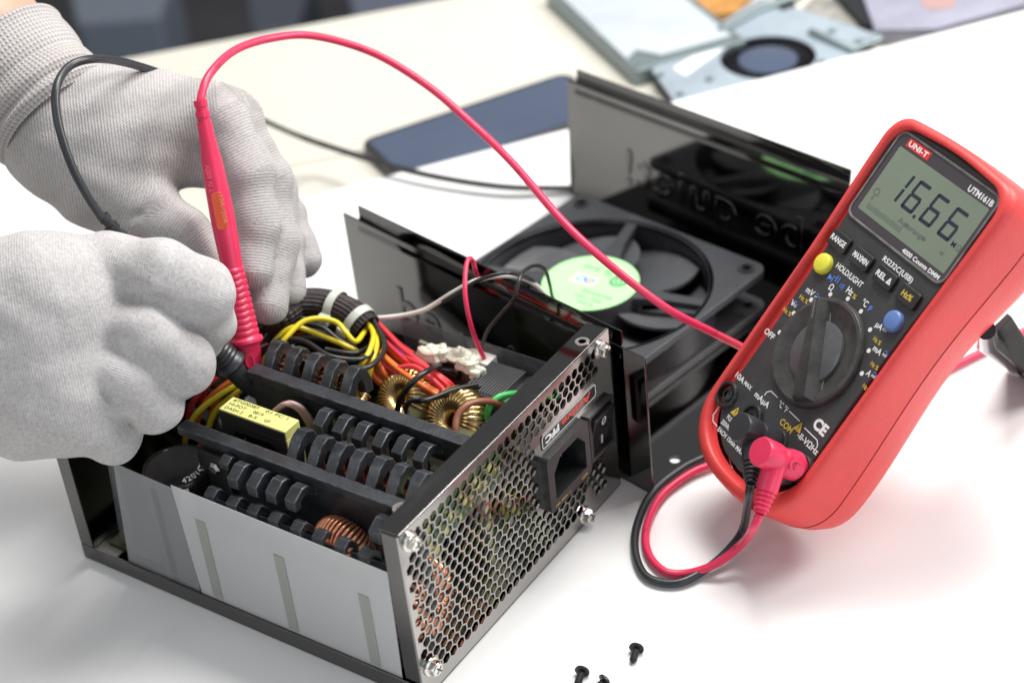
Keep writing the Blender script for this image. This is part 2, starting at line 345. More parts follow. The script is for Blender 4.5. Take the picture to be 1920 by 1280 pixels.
# honeycomb panel
p_, R_ = 5.05, 5.05/math.sqrt(3); r_ = R_*.845
bm = bmesh.new(); cache = {}
def vv(x, y):
    k = (round(x, 2), round(y, 2))
    if k not in cache: cache[k] = bm.verts.new((x, y, 0))
    return cache[k]
def inside(x, y):
    if not (3.4 < x < 139 and 9.6 < y < 80.2): return False
    if x > 89.5 and 27.5 < y < 67.5: return False
    for sx, sy in ((6.5, 13), (6.5, 77), (144, 78), (124, 10)):
        if math.hypot(x-sx, y-sy) < 4.9: return False
    return True
for j in range(-2, 24):
    for i in range(-2, 33):
        x = i*p_+(p_/2 if j % 2 else 0)+1.2; y = j*R_*1.5+1.0
        if (94 < x < 120 and 33 < y < 55.5) or (130 < x < 143 and 34 < y < 50): continue      # cut-outs for inlet and switch
        oc = [vv(x+R_*math.cos(pi/6+k*pi/3), y+R_*math.sin(pi/6+k*pi/3)) for k in range(6)]
        if inside(x, y):
            ic = [bm.verts.new((x+r_*math.cos(pi/6+k*pi/3), y+r_*math.sin(pi/6+k*pi/3), 0)) for k in range(6)]
            for k in range(6): bm.faces.new((oc[k], oc[(k+1) % 6], ic[(k+1) % 6], ic[k]))
        else: bm.faces.new(oc)
for co, no in (((0, 0, 0), (-1, 0, 0)), ((Wd, 0, 0), (1, 0, 0)), ((0, .3, 0), (0, -1, 0)), ((0, H-.8, 0), (0, 1, 0))):
    bmesh.ops.bisect_plane(bm, geom=bm.verts[:]+bm.edges[:]+bm.faces[:], plane_co=co, plane_no=no, clear_outer=True)
bm.verts.index_update(); vs = [v.co.copy() for v in bm.verts]; n = len(vs)
fs = [tuple(v.index for v in f.verts) for f in bm.faces]; be = [tuple(v.index for v in e.verts) for e in bm.edges if len(e.link_faces) == 1]; bm.free()
b = B().add([fx(v.x, v.y, L-1) for v in vs]+[fx(v.x, v.y, L) for v in vs], fs+[tuple(i+n for i in f) for f in fs]+[(a, c, c+n, a+n) for a, c in be])
panel = b.build('back_panel', M['nickel'], psu, smooth=False)
b = B()
b.box(WORLD, L-10, L, .3, Wd-1, H-.85, H)                                # top flange
b.box(WORLD, L-8.5, L-.6, 0, .9, 9, H-1.2)                                # near flange
b.box(WORLD, L-9, L-.6, Wd-.9, Wd, 9, H-1.2)
b.build('panel_flange', M['nickel_d'], psu, bevel=.5, seg=3)
b = B()
b.lathe(Fr((181.8, 136, H)), [(3.1, 0), (3.1, .25), (1.7, .3), (1.5, -.4), (1.5, -.5)], 24)
b.build('threaded_hole', M['silver'], psu)
def panel_screw(y, z):
    fr = Fr((L, y, z), (0, 1, 0), (0, 0, 1)).rot(random.random())
    b = B(); b.lathe(fr, [(4.1, 0), (4.2, .5), (4.0, 1.0), (3.2, 1.3)], 28); b.prism(fr, circ(0, 0, 3.25, 6), 1.3, 3.8)
    b.lathe(fr, [(2.9, 3.8), (2.6, 4.3), (1.6, 4.6)], 24)
    s = b.build('panel_screw', M['silver'], psu, bevel=.15)
    c = B(); c.box(fr, -1.9, 1.9, -.4, .4, 4.3, 4.66); c.box(fr, -.4, .4, -1.9, 1.9, 4.3, 4.67); c.build('screw_slot', M['blk'], s)
for yz in ((142, 79.5), (5.5, 79.5), (6, 14.5), (120, 5.5)): panel_screw(*yz)
# inlet, switch, badge
fp = Fr((L, 0, 0), (0, 1, 0), (0, 0, 1))
sock = [(95, 34.5), (119, 34.5), (119, 48), (114, 54), (100.5, 54), (95, 48)]
b = B(); holed(fp, rrect(90.5, 122.5, 29.5, 57.8, 2), [sock], -.5, 4.6, b)
inlet = b.build('mains_inlet', M['blk'], psu, bevel=.7, seg=3)
b = B(); holed(fp, [(93, 32), (121, 32), (121, 56), (93, 56)], [sock], -16, -.6, b); b.box(fp, 93, 121, 32, 56, -17, -16.1); b.build('socket_well', M['cab'], inlet)
for y, z in ((100.5, 43), (107, 49), (113.5, 43)):
    B().box(fp, y-.8, y+.8, z-1.7, z+1.7, -16, -4).build('contact_pin', M['silver'], inlet, bevel=.3)
b = B()
for k, (t0, wd) in enumerate((('10A 250V', 9), ('~', 2), ('VDE', 5))): text(b, t0, Fr((L+4.6, 94+k*10, 31), (0, 1, 0), (0, 0, 1)), 1.2, wd, z=.05)
b.build('inlet_marking', M['yink'], inlet)
b = B(); holed(fp, rrect(126.5, 146.5, 29.5, 54, .8), [rrect(128.5, 144.5, 31.5, 52.5, .5)], -.5, 2.2, b)
sw = b.build('power_switch', M['blk'], psu, bevel=.4)
b = B(); b.prism(Fr((L, 128.8, 0), (1, 0, 0), (0, 0, 1), (0, 1, 0)), [(-6, 32.3), (.6, 32.3), (1.0, 38), (2.2, 43), (4.2, 51.2), (-6, 51.2)], 0, 15.4)
rk = b.build('rocker', M['blkg'], sw, bevel=.3)
b = B(); fr = Fr((L+2.9, 136.5, 47), (0, 1, 0), (.2, 0, 1))
holed(fr, [(1.5*math.cos(t), 2.3*math.sin(t)) for t in np.linspace(0, 2*pi, 25)[:-1]], [[(1.0*math.cos(t), 1.75*math.sin(t)) for t in np.linspace(0, 2*pi, 25)[:-1]]], .25, .4, b)
fr = Fr((L+.8, 137, 36), (0, 1, 0), (.07, 0, 1)); b.box(fr, -.35, .35, -2.2, 2.2, .25, .45)
b.build('switch_marking', M['wht'], sw)
b = B().prism(fp, rrect(94, 137, 58.8, 66.2, 1.6), .05, .3); bd = b.build('badge', M['blkg'], psu)
b = B(); holed(fp, rrect(94.6, 136.4, 59.3, 65.7, 1.3), [rrect(94.95, 136.05, 59.65, 65.35, 1.1)], .3, .36, b)
text(b, 'PFC', Fr((L+.3, 107.5, 64.2), (0, -1, 0), (0, 0, -1)), 3.5, 10.5, bold=.05, z=.06); b.build('badge_lettering', M['wht'], bd)
b = B(); text(b, 'Active', Fr((L+.3, 132.5, 64.2), (0, -1, 0), (0, 0, -1)), 3.5, 23, bold=.03, z=.06); b.build('badge_word', M['inkr'], bd)

# circuit board and low components on it
b = B().box(WORLD, 10, 182, 6, 146, 6, 7.6); b.build('circuit_board', M['pcb'], psu)
def small_cap(x, y, r, h, m='blk'):
    fr = Fr((x, y, 7.6)); b = B(); b.mi = 0; b.lathe(fr, [(r, 0), (r, h-.8), (r*.93, h)], 20); b.mi = 1; b.cyl(fr, r*.8, h-.05, h+.12, 20)
    b.build('small_capacitor', [M[m], M['silver']], psu)
for x, y, r, h, m in ((26, 60, 5, 22, 'blk'), (24, 75, 5, 24, 'blk'), (28, 92, 6, 26, 'wblue'), (44, 92, 5, 22, 'blk'), (60, 98, 5, 24, 'blk'), (76, 100, 6, 26, 'blk'),
                      (168, 92, 4, 20, 'yel'), (176, 84, 4, 18, 'blk'), (172, 112, 5, 16, 'blk'), (100, 128, 4, 20, 'blk'), (88, 122, 5, 24, 'blk'), (176, 16, 4, 15, 'blk')): small_cap(x, y, r, h, m)
# heatsinks: upright plate, top bar and arched fins cut by slots
def arch(side, t=4.2, reach=10, drop=8, top=0):                      # outline of one fin across the heatsink (y, z)
    k = reach/14; o = [(0, top-9), (0, top-5), (5*k, top-1), (8*k, top-.4), (14*k, top-3.6*k), (14*k, top-8.8*k), (10.6*k, top-8.8*k), (10.4*k, top-6.2*k), (7*k, top-4.4), (4.5*k, top-6)]
    return [(side*y, z) for y, z in o]
def upfin(side):                                                      # fin that rises beside the bar and bends over
    o = [(0, -7), (0, -2.8), (6.5, 5.2), (11, 6.9), (15, 4.6), (17.5, -2), (17.5, -8), (13, -8), (12.6, -1.6), (10.4, 1.2), (7.6, -.6), (6, -8)]
    return [(side*y, z) for y, z in o]
def heatsink(name, x0, x1, y, ztop, barw, fins, plate_x0=None):
    b = B(); b.box(WORLD, x0, x1, y-barw/2, y+barw/2, ztop-4.2, ztop); b.box(WORLD, plate_x0 or x0, x1, y-1.7, y+1.7, 8, ztop-4)
    for x, prof, th, dz in fins: b.prism(Fr((x, y, ztop+dz), (0, 1, 0), (0, 0, 1), (1, 0, 0)), prof, -th/2, th/2)
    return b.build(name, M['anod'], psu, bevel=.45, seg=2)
off = lambda p, dy: [(y+dy, z) for y, z in p]
HX = (84.5, 96.3, 107, 118, 129.5, 140.5, 151.6, 163)
h1 = heatsink('rear_heatsink', 57, 173, 67, 78, 6.5, [(x, off(upfin(1), 2), 5.2, 0) for x in (62.4, 73.2, 83.6, 94, 104.4)]+[(x, off(arch(-1, reach=14, drop=8, top=-1.2), -1), 5.3, 0) for x in (103.8, 114, 124.1, 134.3, 144.5, 155)])
h2 = heatsink('middle_heatsink', 56, 178, 23, 78, 6, [(x, off(upfin(1), 2), 5.2, 0) for x in (111.4, 121.8, 131.5, 141.3, 151.2, 161, 170.6)]+
              [(x, off(arch(-1, reach=13.5, drop=8, top=-1.6), -1), 5.4, 0) for x in (94.5, 104.6, 114.4, 124.4, 165.8)]+
              [(x, off(arch(-1, reach=8, drop=6, top=-2.5), -1), 5, 0) for k, x in enumerate((85.2,))], plate_x0=67)
b = B(); b.box(WORLD, 76, 176, 9.4, 11.4, 50, 57.5)
for x in HX: b.prism(Fr((x, 10, 66.2), (0, 1, 0), (0, 0, 1), (1, 0, 0)), off(arch(-1, reach=8, drop=9, top=0), 1.4), -2.7, 2.7)
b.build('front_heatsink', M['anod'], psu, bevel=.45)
for x, y, z in ((109, 63.6, 60), (124.5, 63.6, 58), (142, 63.6, 58), (158.5, 63.6, 58)):   # transistors clamped to the rear heatsink
    fr = Fr((x, y, z), (1, 0, 0), (0, 0, 1))
    b = B(); b.mi = 0; b.box(fr, -6.5, 6.5, -9, 8, -.4, .6); b.mi = 1; b.box(fr, -4.6, 4.6, -7, 5, .6, 3); b.mi = 2; b.lathe(fr.at(0, 1.5), [(2.9, 3), (2.9, 4), (2, 5), (0.1, 5.2)], 16)
    b.build('transistor', [M['tpad'], M['tpad2'], M['silver']], psu, bevel=.2)
b = B(); fr = Fr((74, 20.7, 62), (1, 0, 0), (0, 0, 1)); b.mi = 0; b.box(fr, -8, 8, -12, 9, .4, 2); b.mi = 1; b.lathe(fr.at(2, 3), [(3.2, 2), (3.2, 3.4), (2, 4.4)], 6)
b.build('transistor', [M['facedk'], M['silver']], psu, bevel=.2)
b = B(); b.lathe(Fr((172, 19.5, 78)), [(3.6, 0), (3.4, 1.8), (1.8, 2), (1.4, .8), (0.1, .8)], 20); b.build('heatsink_screw', M['silver'], h2)
# main capacitor
fr = Fr((55.5, 15.4, 8), (1, 0, 0), (0, 1, 0)); b = B(); b.mi = 0
b.lathe(fr, [(15.0, 0), (15.0, 50.5), (14.8, 52), (14.2, 52.7), (13.4, 52.4), (13.2, 52.0), (.1, 52.0)], 56, (True, False)); cap = b.build('main_capacitor', M['blkg'], psu)
b = B()
for i, ch in enumerate('420V470uF'):
    a = math.radians(-36+i*10.8); o = fr(13.0*math.cos(a), 13.0*math.sin(a), 52.5)
    text(b, ch, Fr(o, (-math.sin(a), math.cos(a), 0), (-math.cos(a), -math.sin(a), 0), (0, 0, 1)), 3.5, 1.75, bold=.02, z=.2)
for hh in (30, 36, 42): 
    a0 = math.radians(-8); text(b, '400V', Fr(fr(15.05*math.cos(a0), 15.05*math.sin(a0), hh+4), (-math.sin(a0), math.cos(a0), 0), (0, 0, 1)), 2.4, bold=.02, z=.1) if hh == 36 else None
b.build('capacitor_lettering', M['wht'], cap)
b = B(); holes = []
b.loft([[fr(15.12*math.cos(a), 15.12*math.sin(a), z) for a in np.radians(np.linspace(-52, -30, 6))] for z in (38, 51)], (False, False), False); b.build('capacitor_mark', M['wht'], cap)
# transformer in yellow tape
b = B(); b.box(WORLD, 61, 97, 40, 49.5, 71, 75.5); b.box(WORLD, 92.5, 97, 40, 49.5, 46, 70.9); b.box(WORLD, 61, 65, 40, 49.5, 46, 70.9); tr = b.build('transformer', M['yel'], psu, bevel=.5)
b = B(); holed(Fr((61.3, 39.8, 46.1), (1, 0, 0), (0, 0, 1)), [(0, 0), (35.4, 0), (35.4, 24.6), (0, 24.6)], [rrect(6, 29.5, 2, 20.5, 3)], -9, .3, b); b.box(WORLD, 61.3, 96.7, 39.5, 39.9, 70.7, 75.1)
b.box(WORLD, 61.5, 96.5, 39.8, 49.6, 8, 45.9); b.build('ferrite_core', M['ferrite'], tr, bevel=.3)
b = B()
for k, (xx, dz) in enumerate(((69.5, 0), (74.5, 1.5), (81, 0), (87, -1))):
    b.tube(cr([(xx-1, 41, 62+dz), (xx, 37.6, 60+dz), (xx+1.5, 37.2, 54+dz), (xx+3.5, 41, 50+dz)], 5), 1.9, 10)
b.box(WORLD, 67, 91, 41, 48, 48, 66); b.build('winding_cover', M['blkg'], tr)
b = B(); b.box(WORLD, 73.5, 78.5, 38.6, 41, 52, 56); b.build('bobbin_tape', M['wyel'], tr)
b = B()
for t0, xx, yy, wd in (('#TG00387', 63, 47.0, 13.8), ('01 FC 1', 80.5, 47.0, 12), ('HI-POT', 63, 44.2, 9), ('0819', 76, 44.2, 5.4), ('DASH 2', 63, 41.4, 9.6), ('B-5', 76, 41.4, 4.2), ('GP', 84, 41.8, 3)):
    text(b, t0, Fr((xx, yy, 75.5), (1, 0, 0), (0, 1, 0)), 1.75, wd, bold=.012, z=.06)
b.build('transformer_lettering', M['inkb'], tr)
b = B(); b.lathe(Fr((165, 74, 8)), [(5, 0), (5, 60), (4.2, 61)], 24); b.build('taped_coil', M['yelcore'], psu)
b = B(); b.box(WORLD, 162.5, 168.5, 33, 43, 30, 73); b.build('film_capacitor', M['yel'], psu, bevel=.8)
# toroid coils: core and wound wire
def toroid(c, axis, R, r, turns, wr, m, gap=.9, aspect=1.2):
    fr = along(c, A(*c)+A(*axis)); b = B()
    b.grid(lambda u, v: fr((R+r*math.cos(2*pi*v))*math.cos(2*pi*u), (R+r*math.cos(2*pi*v))*math.sin(2*pi*u), r*aspect*math.sin(2*pi*v)), 40, 14, True, True)
    core = b.build('toroid_coil', M['yelcore'] if m == 'gold' else M['ferrite'], psu)
    path = []
    for i in range(turns*14+1):
        v = 2*pi*i/14; u = 2*pi*gap*i/(turns*14); rr = r+wr*1.0
        path.append(fr((R+rr*math.cos(v))*math.cos(u), (R+rr*math.cos(v))*math.sin(u), rr*aspect*math.sin(v)))
    B().tube(path, wr, 6).build('winding', M[m], core, angle=60); return core
toroid((107, 106, 51), (-.15, -.75, .65), 8.2, 4.6, 31, .92, 'gold', .9)
toroid((135.5, 104, 51), (-.1, -.8, .6), 8.6, 4.8, 32, .94, 'gold', .9)
toroid((142, 16.5, 51.5), (.05, .95, .25), 8.6, 4.2, 40, .62, 'copper', .99)
toroid((170, 24, 28), (.97, .1, .1), 10.5, 5.6, 30, .9, 'copper', .97)
for (x, y) in ((78.8, 86), (89, 84), (99.5, 84), (68, 84)):
    toroid((x, y-2, 69), (1, .1, .2), 4.6, 2.8, 16, .7, 'gold' if x in (78.8, 99.5) else 'copper', .9)
for (x, y) in ((126.6, 30), (136.5, 30), (146.3, 30), (156, 30)): toroid((x, y+7, 66), (1, .2, .4), 4.2, 2.8, 12, .6, 'copper', .9)
# finned choke, glue, board, connector at the far side
b = B(); b.box(WORLD, 131.5, 150, 114.5, 137.5, 38, 59.2)
for i in range(13): b.tube([A(132.4+i*1.42, 137.4, 59.0), A(132.4+i*1.42, 116, 59.3), A(132.4+i*1.42, 114.3, 57.6), A(132.4+i*1.42, 113.9, 50)], .62, 8)
b.box(WORLD, 150, 160, 117, 139, 30, 56); b.build('ribbed_choke', mat('ribbed_black', (.035, .036, .038), .28), psu)
def blob(c, r, seed):
    rnd = np.random.RandomState(seed); ph = rnd.rand(6)*6; c = A(*c)
    return lambda u, v: c+r*(1+.18*math.sin(3*2*pi*u+ph[0])*math.sin(pi*v)+.15*math.sin(5*pi*v+ph[1])+.1*math.sin(5*2*pi*u+ph[2]))*A(math.cos(2*pi*u)*math.sin(pi*v)*1.2, math.sin(2*pi*u)*math.sin(pi*v), math.cos(pi*v)*.8)
b = B()
for k, (x, y, z, r) in enumerate(((806, 664, 62, 4.6), (826, 662, 62, 4.2), (862, 668, 62, 4.6), (878, 684, 62, 4.2), (893, 698, 60, 3.4), (845, 665, 60, 3.2), (885, 668, 58, 4))):
    b.grid(blob(T(x, y, z), r, k), 20, 12, True)
b.build('glue', M['glue'], psu)
b = B(); b.tube([T(815, 690, 55), T(862, 700, 55)], 3.0, 18); b.build('black_resistor', M['blkg'], psu)
b = B(); b.box(WORLD, *sorted((T(885, 672, 60)[0], T(925, 672, 60)[0])), T(900, 668, 60)[1]-4, T(900, 668, 60)[1]+4, 50, 60); b.build('fan_connector', M['wwhite'], psu, bevel=.5)
p0, p1 = T(785, 640, 62), T(905, 690, 62)
fr = Fr(p0, p1-p0, (0, 1, 0), (0, 0, 1)); ln = np.linalg.norm(p1-p0)
b = B(); b.box(fr, 0, ln, 0, 1.6, -40, 0); b.build('upright_board', M['tpad'], psu)
b = B(); b.box(fr, 0, ln*.35, -7, -1, -26, -3); b.build('relay', M['blk'], psu, bevel=.4)
# insulating films
def film(name, x0, x1, y, z0, z1, m, slant=0, lean=0, y1=None):
    y1 = y if y1 is None else y1
    pts = [A(x0+slant, y, z1), A(x1, y1, z1-1.5), A(x1-2, y1+lean, z0), A(x0, y+lean, z0)]
    n_ = nrm(np.cross(pts[1]-pts[0], pts[3]-pts[0]))*.22; b = B(); b.add(pts+[p+n_ for p in pts], [(0,1,2,3),(7,6,5,4),(0,4,5,1),(1,5,6,2),(2,6,7,3),(3,7,4,0)]); return b.build(name, M[m], psu)
film('insulating_film', 27, 71, .32, 3, 65.5, 'filmd', 8); film('insulating_film', 70.5, 177.5, .08, 3, 66, 'film', -3)
film('insulating_film', 14, 26, 9, 3, 62, 'film2', 7)
for x, h_ in ((80, 52), (121, 50), (163, 47)):
    b = B().box(Fr((x, -.12, 0), (1, 0, .0), (0, 0, 1)), -2.6, 2.6, 9.5, h_, 0, .1); b.build('tape_strip', M['tape'], psu)
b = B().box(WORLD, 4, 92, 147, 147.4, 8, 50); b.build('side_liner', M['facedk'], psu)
b = B().box(WORLD, 176, 177.4, 30, 76, 54, 72); b.build('upright_board', mat('green_board', (.03, .16, .07), .5, var=.5, vscale=150, var2=(.10, .13, .04)), psu)
b = B()
for k in range(9): b.box(WORLD, 177.4, 180, 33+k*4.6, 36+k*4.6, 57+(k*5) % 9, 61+(k*5) % 9)
b.build('board_component', M['yel'], psu)
film('insulating_film', 71, 177, .75, 3, 51, 'filmd', -2)
film('insulating_film', 80, 168, 141, 28, 66, 'film2', 0, 2)
# wires
def P(*a):
    if a[2] == 'D': return D(a[0], a[1], a[3])
    return T(a[0], a[1], a[2])
def wire(name, m, r, pts, parent=None, n=8, seg=9):
    return B().tube(cr([P(*p) if len(p) > 2 and p[0] > 3 else p for p in pts], seg), r, n).build(name, M[m], parent, angle=80)
# braided sleeve with its cable ties
sp = cr([(-70, 150, 60), (-28, 142, 70), T(505, 590, 72), T(560, 572, 73), T(612, 573, 72), T(655, 590, 70), T(688, 618, 66)], 14)
def sleeve(u, v):
    i = u*(len(sp)-1); k = min(int(i), len(sp)-2); p = sp[k]+(sp[k+1]-sp[k])*(i-k); t = nrm(sp[min(k+1, len(sp)-1)]-sp[max(k-1, 0)])
    s_ = nrm(np.cross(t, A(0, 0, 1))); q = np.cross(s_, t); R = 7.4+.42*(math.sin(70*u*pi+12*v*2*pi)*math.sin(70*u*pi-12*v*2*pi))+.12*math.sin(5*2*pi*v)
    return p+R*(math.cos(2*pi*v)*s_+math.sin(2*pi*v)*q)
b = B().grid(sleeve, 420, 130, False, True); b.build('cable_sleeve', mat('braided_sleeve', (.016, .015, .017), .42, var=.9, vscale=420, var2=(.03, .012, .01)), psu, angle=180)
for f in (.735, .925):
    k = int(f*(len(sp)-1)); t = nrm(sp[k+1]-sp[k-1]); fr = Fr(sp[k], nrm(np.cross(t, A(0, 0, 1))), np.cross(nrm(np.cross(t, A(0, 0, 1))), t), t)
    b = B().lathe(fr, [(8.2, -2.1), (8.5, -1.9), (8.5, 1.9), (8.2, 2.1)], 40, (False, False)); tie = b.build('cable_tie', M['tie'], psu)
    b = B().box(fr, 7.4, 11.5, -2.6, 2.2, -2.6, 2.6); b.build('tie_head', M['tie'], tie, bevel=.5)
ex = (688, 618)
W_ = lambda m, r, *p: wire('wire', m, r, p, psu)
for m, pts in (('wblk', [(700, 600, 70), (722, 650, 68), (690, 688, 70), (630, 690, 72), (560, 660, 74), (500, 650, 70), (470, 690, 58)]),
               ('wblk', [(695, 605, 68), (712, 645, 66), (680, 672, 70), (620, 668, 74), (570, 640, 75), (520, 640, 72), (480, 680, 60)]),
               ('wblk', [(690, 610, 66), (700, 640, 64), (665, 662, 68), (610, 655, 70)]),
               ('wblk', [(700, 612, 64), (716, 640, 62), (700, 668, 62), (610, 620, 66), (570, 598, 72), (530, 600, 70), (495, 640, 60), (485, 670, 50)]),
               ('wblk', [(700, 612, 64), (716, 640, 62), (700, 668, 62), (640, 640, 66), (600, 612, 70), (550, 607, 70), (505, 630, 62), (480, 665, 52)]),
               ('wblk', [(700, 612, 64), (716, 640, 62), (700, 668, 62), (660, 650, 64), (610, 625, 68), (560, 618, 68), (520, 640, 62)]),
               ('wblk', [(700, 612, 64), (716, 640, 62), (700, 668, 62), (672, 655, 62), (625, 640, 66), (575, 634, 66), (520, 650, 60)]),
               ('wyel', [(690, 612, 66), (668, 640, 70), (650, 625, 74), (632, 605, 76), (600, 597, 78), (565, 605, 78), (530, 640, 74), (503, 670, 66), (492, 690, 60)]),
               ('wyel', [(700, 612, 64), (716, 640, 62), (700, 668, 62), (630, 640, 68), (585, 622, 72), (548, 614, 74), (515, 640, 70), (495, 675, 62), (492, 700, 50)]),
               ('wyel', [(685, 600, 68), (700, 625, 70), (694, 655, 70), (680, 680, 68), (668, 705, 60), (660, 730, 50)]),
               ('wyel', [(692, 604, 66), (706, 640, 68), (698, 680, 66), (688, 715, 58), (676, 745, 45)]),
               ('worange', [(668, 622, 66), (655, 618, 66), (650, 650, 60), (640, 680, 50)])):
    W_(m, 1.25, *pts)
for k, (m, y0, y1, z) in enumerate((('wred', 596, 716, 62), ('wred', 612, 728, 60), ('worange', 640, 742, 60), ('worange', 625, 735, 56), ('worange', 640, 745, 56), ('worange', 655, 752, 54), ('worange', 668, 760, 50),
                                    ('worange', 680, 770, 46), ('worange', 645, 752, 62), ('wpurple', 620, 722, 54), ('wred', 655, 750, 60), ('worange', 690, 778, 42), ('wred', 600, 705, 54), ('worange', 648, 758, 60), ('wblue', 630, 733, 50))):
    dx = random.uniform(-8, 8)
    W_(m, 1.25, (696, 600+k*3, 60), (712+dx*.4, y0+14, z+3), (750+dx, (y0*.62+y1*.38)+8, z+2), (800+dx, (y0*.25+y1*.75)+2, z), (846+dx, y1+6, z-6), (862, y1+34, 36))
for m, pts in (('worange', [(700, 650, 64), (716, 690, 62), (730, 715, 56), (745, 740, 44)]), ('worange', [(690, 670, 62), (700, 705, 54), (735, 735, 46), (760, 748, 36)]),
               ('wred', [(742, 690, 64), (778, 688, 66), (815, 715, 64), (846, 748, 56), (860, 770, 40)]), ('wred', [(760, 668, 62), (800, 690, 64), (838, 722, 60), (860, 750, 46)])): W_(m, 1.25, *pts)
W_('wblk', 1.35, (745, 770, 56), (752, 745, 64), (775, 715, 72), (805, 693, 72), (825, 686, 62))
W_('wblk', 1.1, (895, 720, 62), (850, 730, 66), (800, 750, 68), (768, 753, 66), (763, 775, 60), (790, 805, 56), (812, 822, 46))
W_('wblk', 1.1, (900, 724, 60), (852, 735, 62), (805, 748, 66), (775, 748, 70), (760, 765, 64))
W_('wbrown', 1.5, (880, 848, 48), (856, 818, 62), (858, 780, 68), (880, 757, 70), (915, 752, 66), (960, 765, 54))
W_('wgreen', 1.5, (915, 800, 48), (915, 770, 60), (932, 746, 64), (965, 738, 62), (1010, 745, 54), (1050, 745, 48))
W_('wgreen', 1.5, (930, 790, 44), (945, 760, 56), (980, 745, 58), (1020, 750, 50))
for k in range(3): W_('wpink', 1.15, (515+k*5, 770-k*3, 70), (535+k*4, 757-k*1, 74), (560+k*5, 768, 70), (580+k*5, 800, 60), (588+k*5, 830, 46))
for m, x, y in (('wred', 350, 760), ('worange', 365, 775), ('wyel', 385, 790), ('wred', 372, 740), ('worange', 392, 760), ('wyel', 345, 800), ('worange', 410, 740), ('wblk', 400, 770), ('wred', 425, 725), ('worange', 440, 715)):
    W_(m, 1.3, (x, y+40, 12), (x+6, y+10, 36), (x+24, y-25, 52), (x+70, y-62, 60), (x+130, y-95, 62))

# ------------------------------------------------------------------ upturned cover with its fan
cf = Fr((14.5, 189.7, 0), (.979, -.204, 0), (.204, .979, 0)); CW, CD = 192, 164
cov = thing('power_supply_cover', cf(96, 82), 'upturned black mirror-polished cover with embossed lettering and a fan inside, behind the open power supply', 'cover')
b = B(); holed(cf, [(0, 0), (CW, 0), (CW, CD), (0, CD)], [circ(184, 24, 2.6, 20), circ(184, 140, 2.6, 20)], .3, 1.3, b)
b.build('bottom_plate', M['nickel_d'], cov)
cf0 = cf
def wall(name, y, x0, x1, h, lx0, lx1, lh, dy, lean=0):
    up = nrm(A(0, 0, 1)*math.cos(lean)+cf0.y*math.sin(lean)); cf = Fr(cf0(0, y, 0), cf0.x, cf0.y, up); y = 0; b = B(); b.box(cf, x0, x1, y, y+1, 1.3, h); w_ = b.build(name, M['nickel_w'], cov, bevel=.25)
    b = B(); s = dy
    prof = [(y+.1*s, h-6), (y+.9*s, h-1), (y+2.2*s, h+1), (y+2.4*s, lh), (y+1.5*s, lh), (y+1.4*s, h+1.2), (y+.3*s, h-.6), (y-.4*s, h-6)]
    b.prism(Fr(cf(0, 0, 0), cf.y, up, cf.x), prof, lx0, lx1); b.build('screw_lip', M['nickel_d'], w_); return w_
nw = wall('side_wall', 0, -4, CW, 74.5, 7, 178, 81.5, 1); fw = wall('side_wall', CD-1, -15, 181, 71, -9, 171, 78.5, 1, math.radians(4))
b = B(); fr = Fr(cf(145.5, CD-1.0+1.7, 24.5), -cf.x, A(0, 0, 1)*math.cos(.07)+cf.y*math.sin(.07), -cf.y); v_, f_ = text_mesh('be quiet!', 0)
def emboss(b, fr, width, h):
    v, f = text_mesh('be quiet!', 0); c = bpy.data.curves.new('t', 'FONT'); c.body = 'be quiet!'; c.extrude = .02; c.bevel_depth = .018; c.bevel_resolution = 1; c.size = 1; c.space_character = 1.12
    o = bpy.data.objects.new('t', c); S.collection.objects.link(o); bpy.context.view_layer.update()
    me = bpy.data.meshes.new_from_object(o.evaluated_get(bpy.context.evaluated_depsgraph_get())); vs = [x.co.copy() for x in me.vertices]; fs = [tuple(p.vertices) for p in me.polygons]
    bpy.data.objects.remove(o); bpy.data.meshes.remove(me); bpy.data.curves.remove(c)
    x0, x1 = min(p.x for p in vs), max(p.x for p in vs); k = width/(x1-x0)
    b.add([fr((p.x-x0)*k, p.y*h/.729, p.z*14) for p in vs], fs)
emboss(b, fr, 118, 21); b.build('embossed_lettering', M['nickel_d'], fw, angle=50)
b = B(); emboss(b, Fr(cf(30, 0, 26), cf.x, (0, 0, 1)), 118, 21); b.build('embossed_lettering', M['nickel_d'], nw, angle=50)
# fan
ff = Fr(cf(82, 79, 1.4), cf.x, cf.y).rot(math.radians(2)); HF = 62.5
b = B(); opening = circ(0, 0, 58.5, 72); holes = [circ(sx*54.5, sy*54.5, 2.4, 16) for sx in (-1, 1) for sy in (-1, 1)]
for z0, z1 in ((0, 4), (21, 25)): holed(ff, rrect(-HF, HF, -HF, HF, 7, 8), [opening]+holes, z0, z1, b)
b.loft([[ff(r*math.cos(a), r*math.sin(a), z) for a in np.linspace(0, 2*pi, 73)[:-1]] for r, z in ((58.5, 0), (58.5, 25), (61, 25), (61, 0), (58.5, 0))], (False, False))
fan = b.build('fan_frame', M['fanblk'], cov, bevel=.5)
for sx in (-1, 1):
    for sy in (-1, 1):
        b = B(); b.lathe(ff.at(sx*54.5, sy*54.5), [(4.2, 24.8), (4.2, 25.8), (2.6, 25.8), (2.6, 20)], 24, (False, False)); b.build('corner_boss', M['blk'], fan)
for a in (20, 110, 200, 290):
    b = B(); f2 = ff.rot(math.radians(a)); b.prism(f2, [(20, -6.5), (40, -3.2), (60.5, -2.8), (60.5, 2.8), (40, 3.2), (20, 6.5)], 20.5, 24.5); b.build('strut', M['fanblk'], fan, bevel=.5)
b = B(); b.lathe(ff, [(23, 3), (24.5, 4), (24.8, 24), (24, 25.4)], 56); b.build('motor_hub', M['fanblk'], fan, bevel=.3)
b = B()
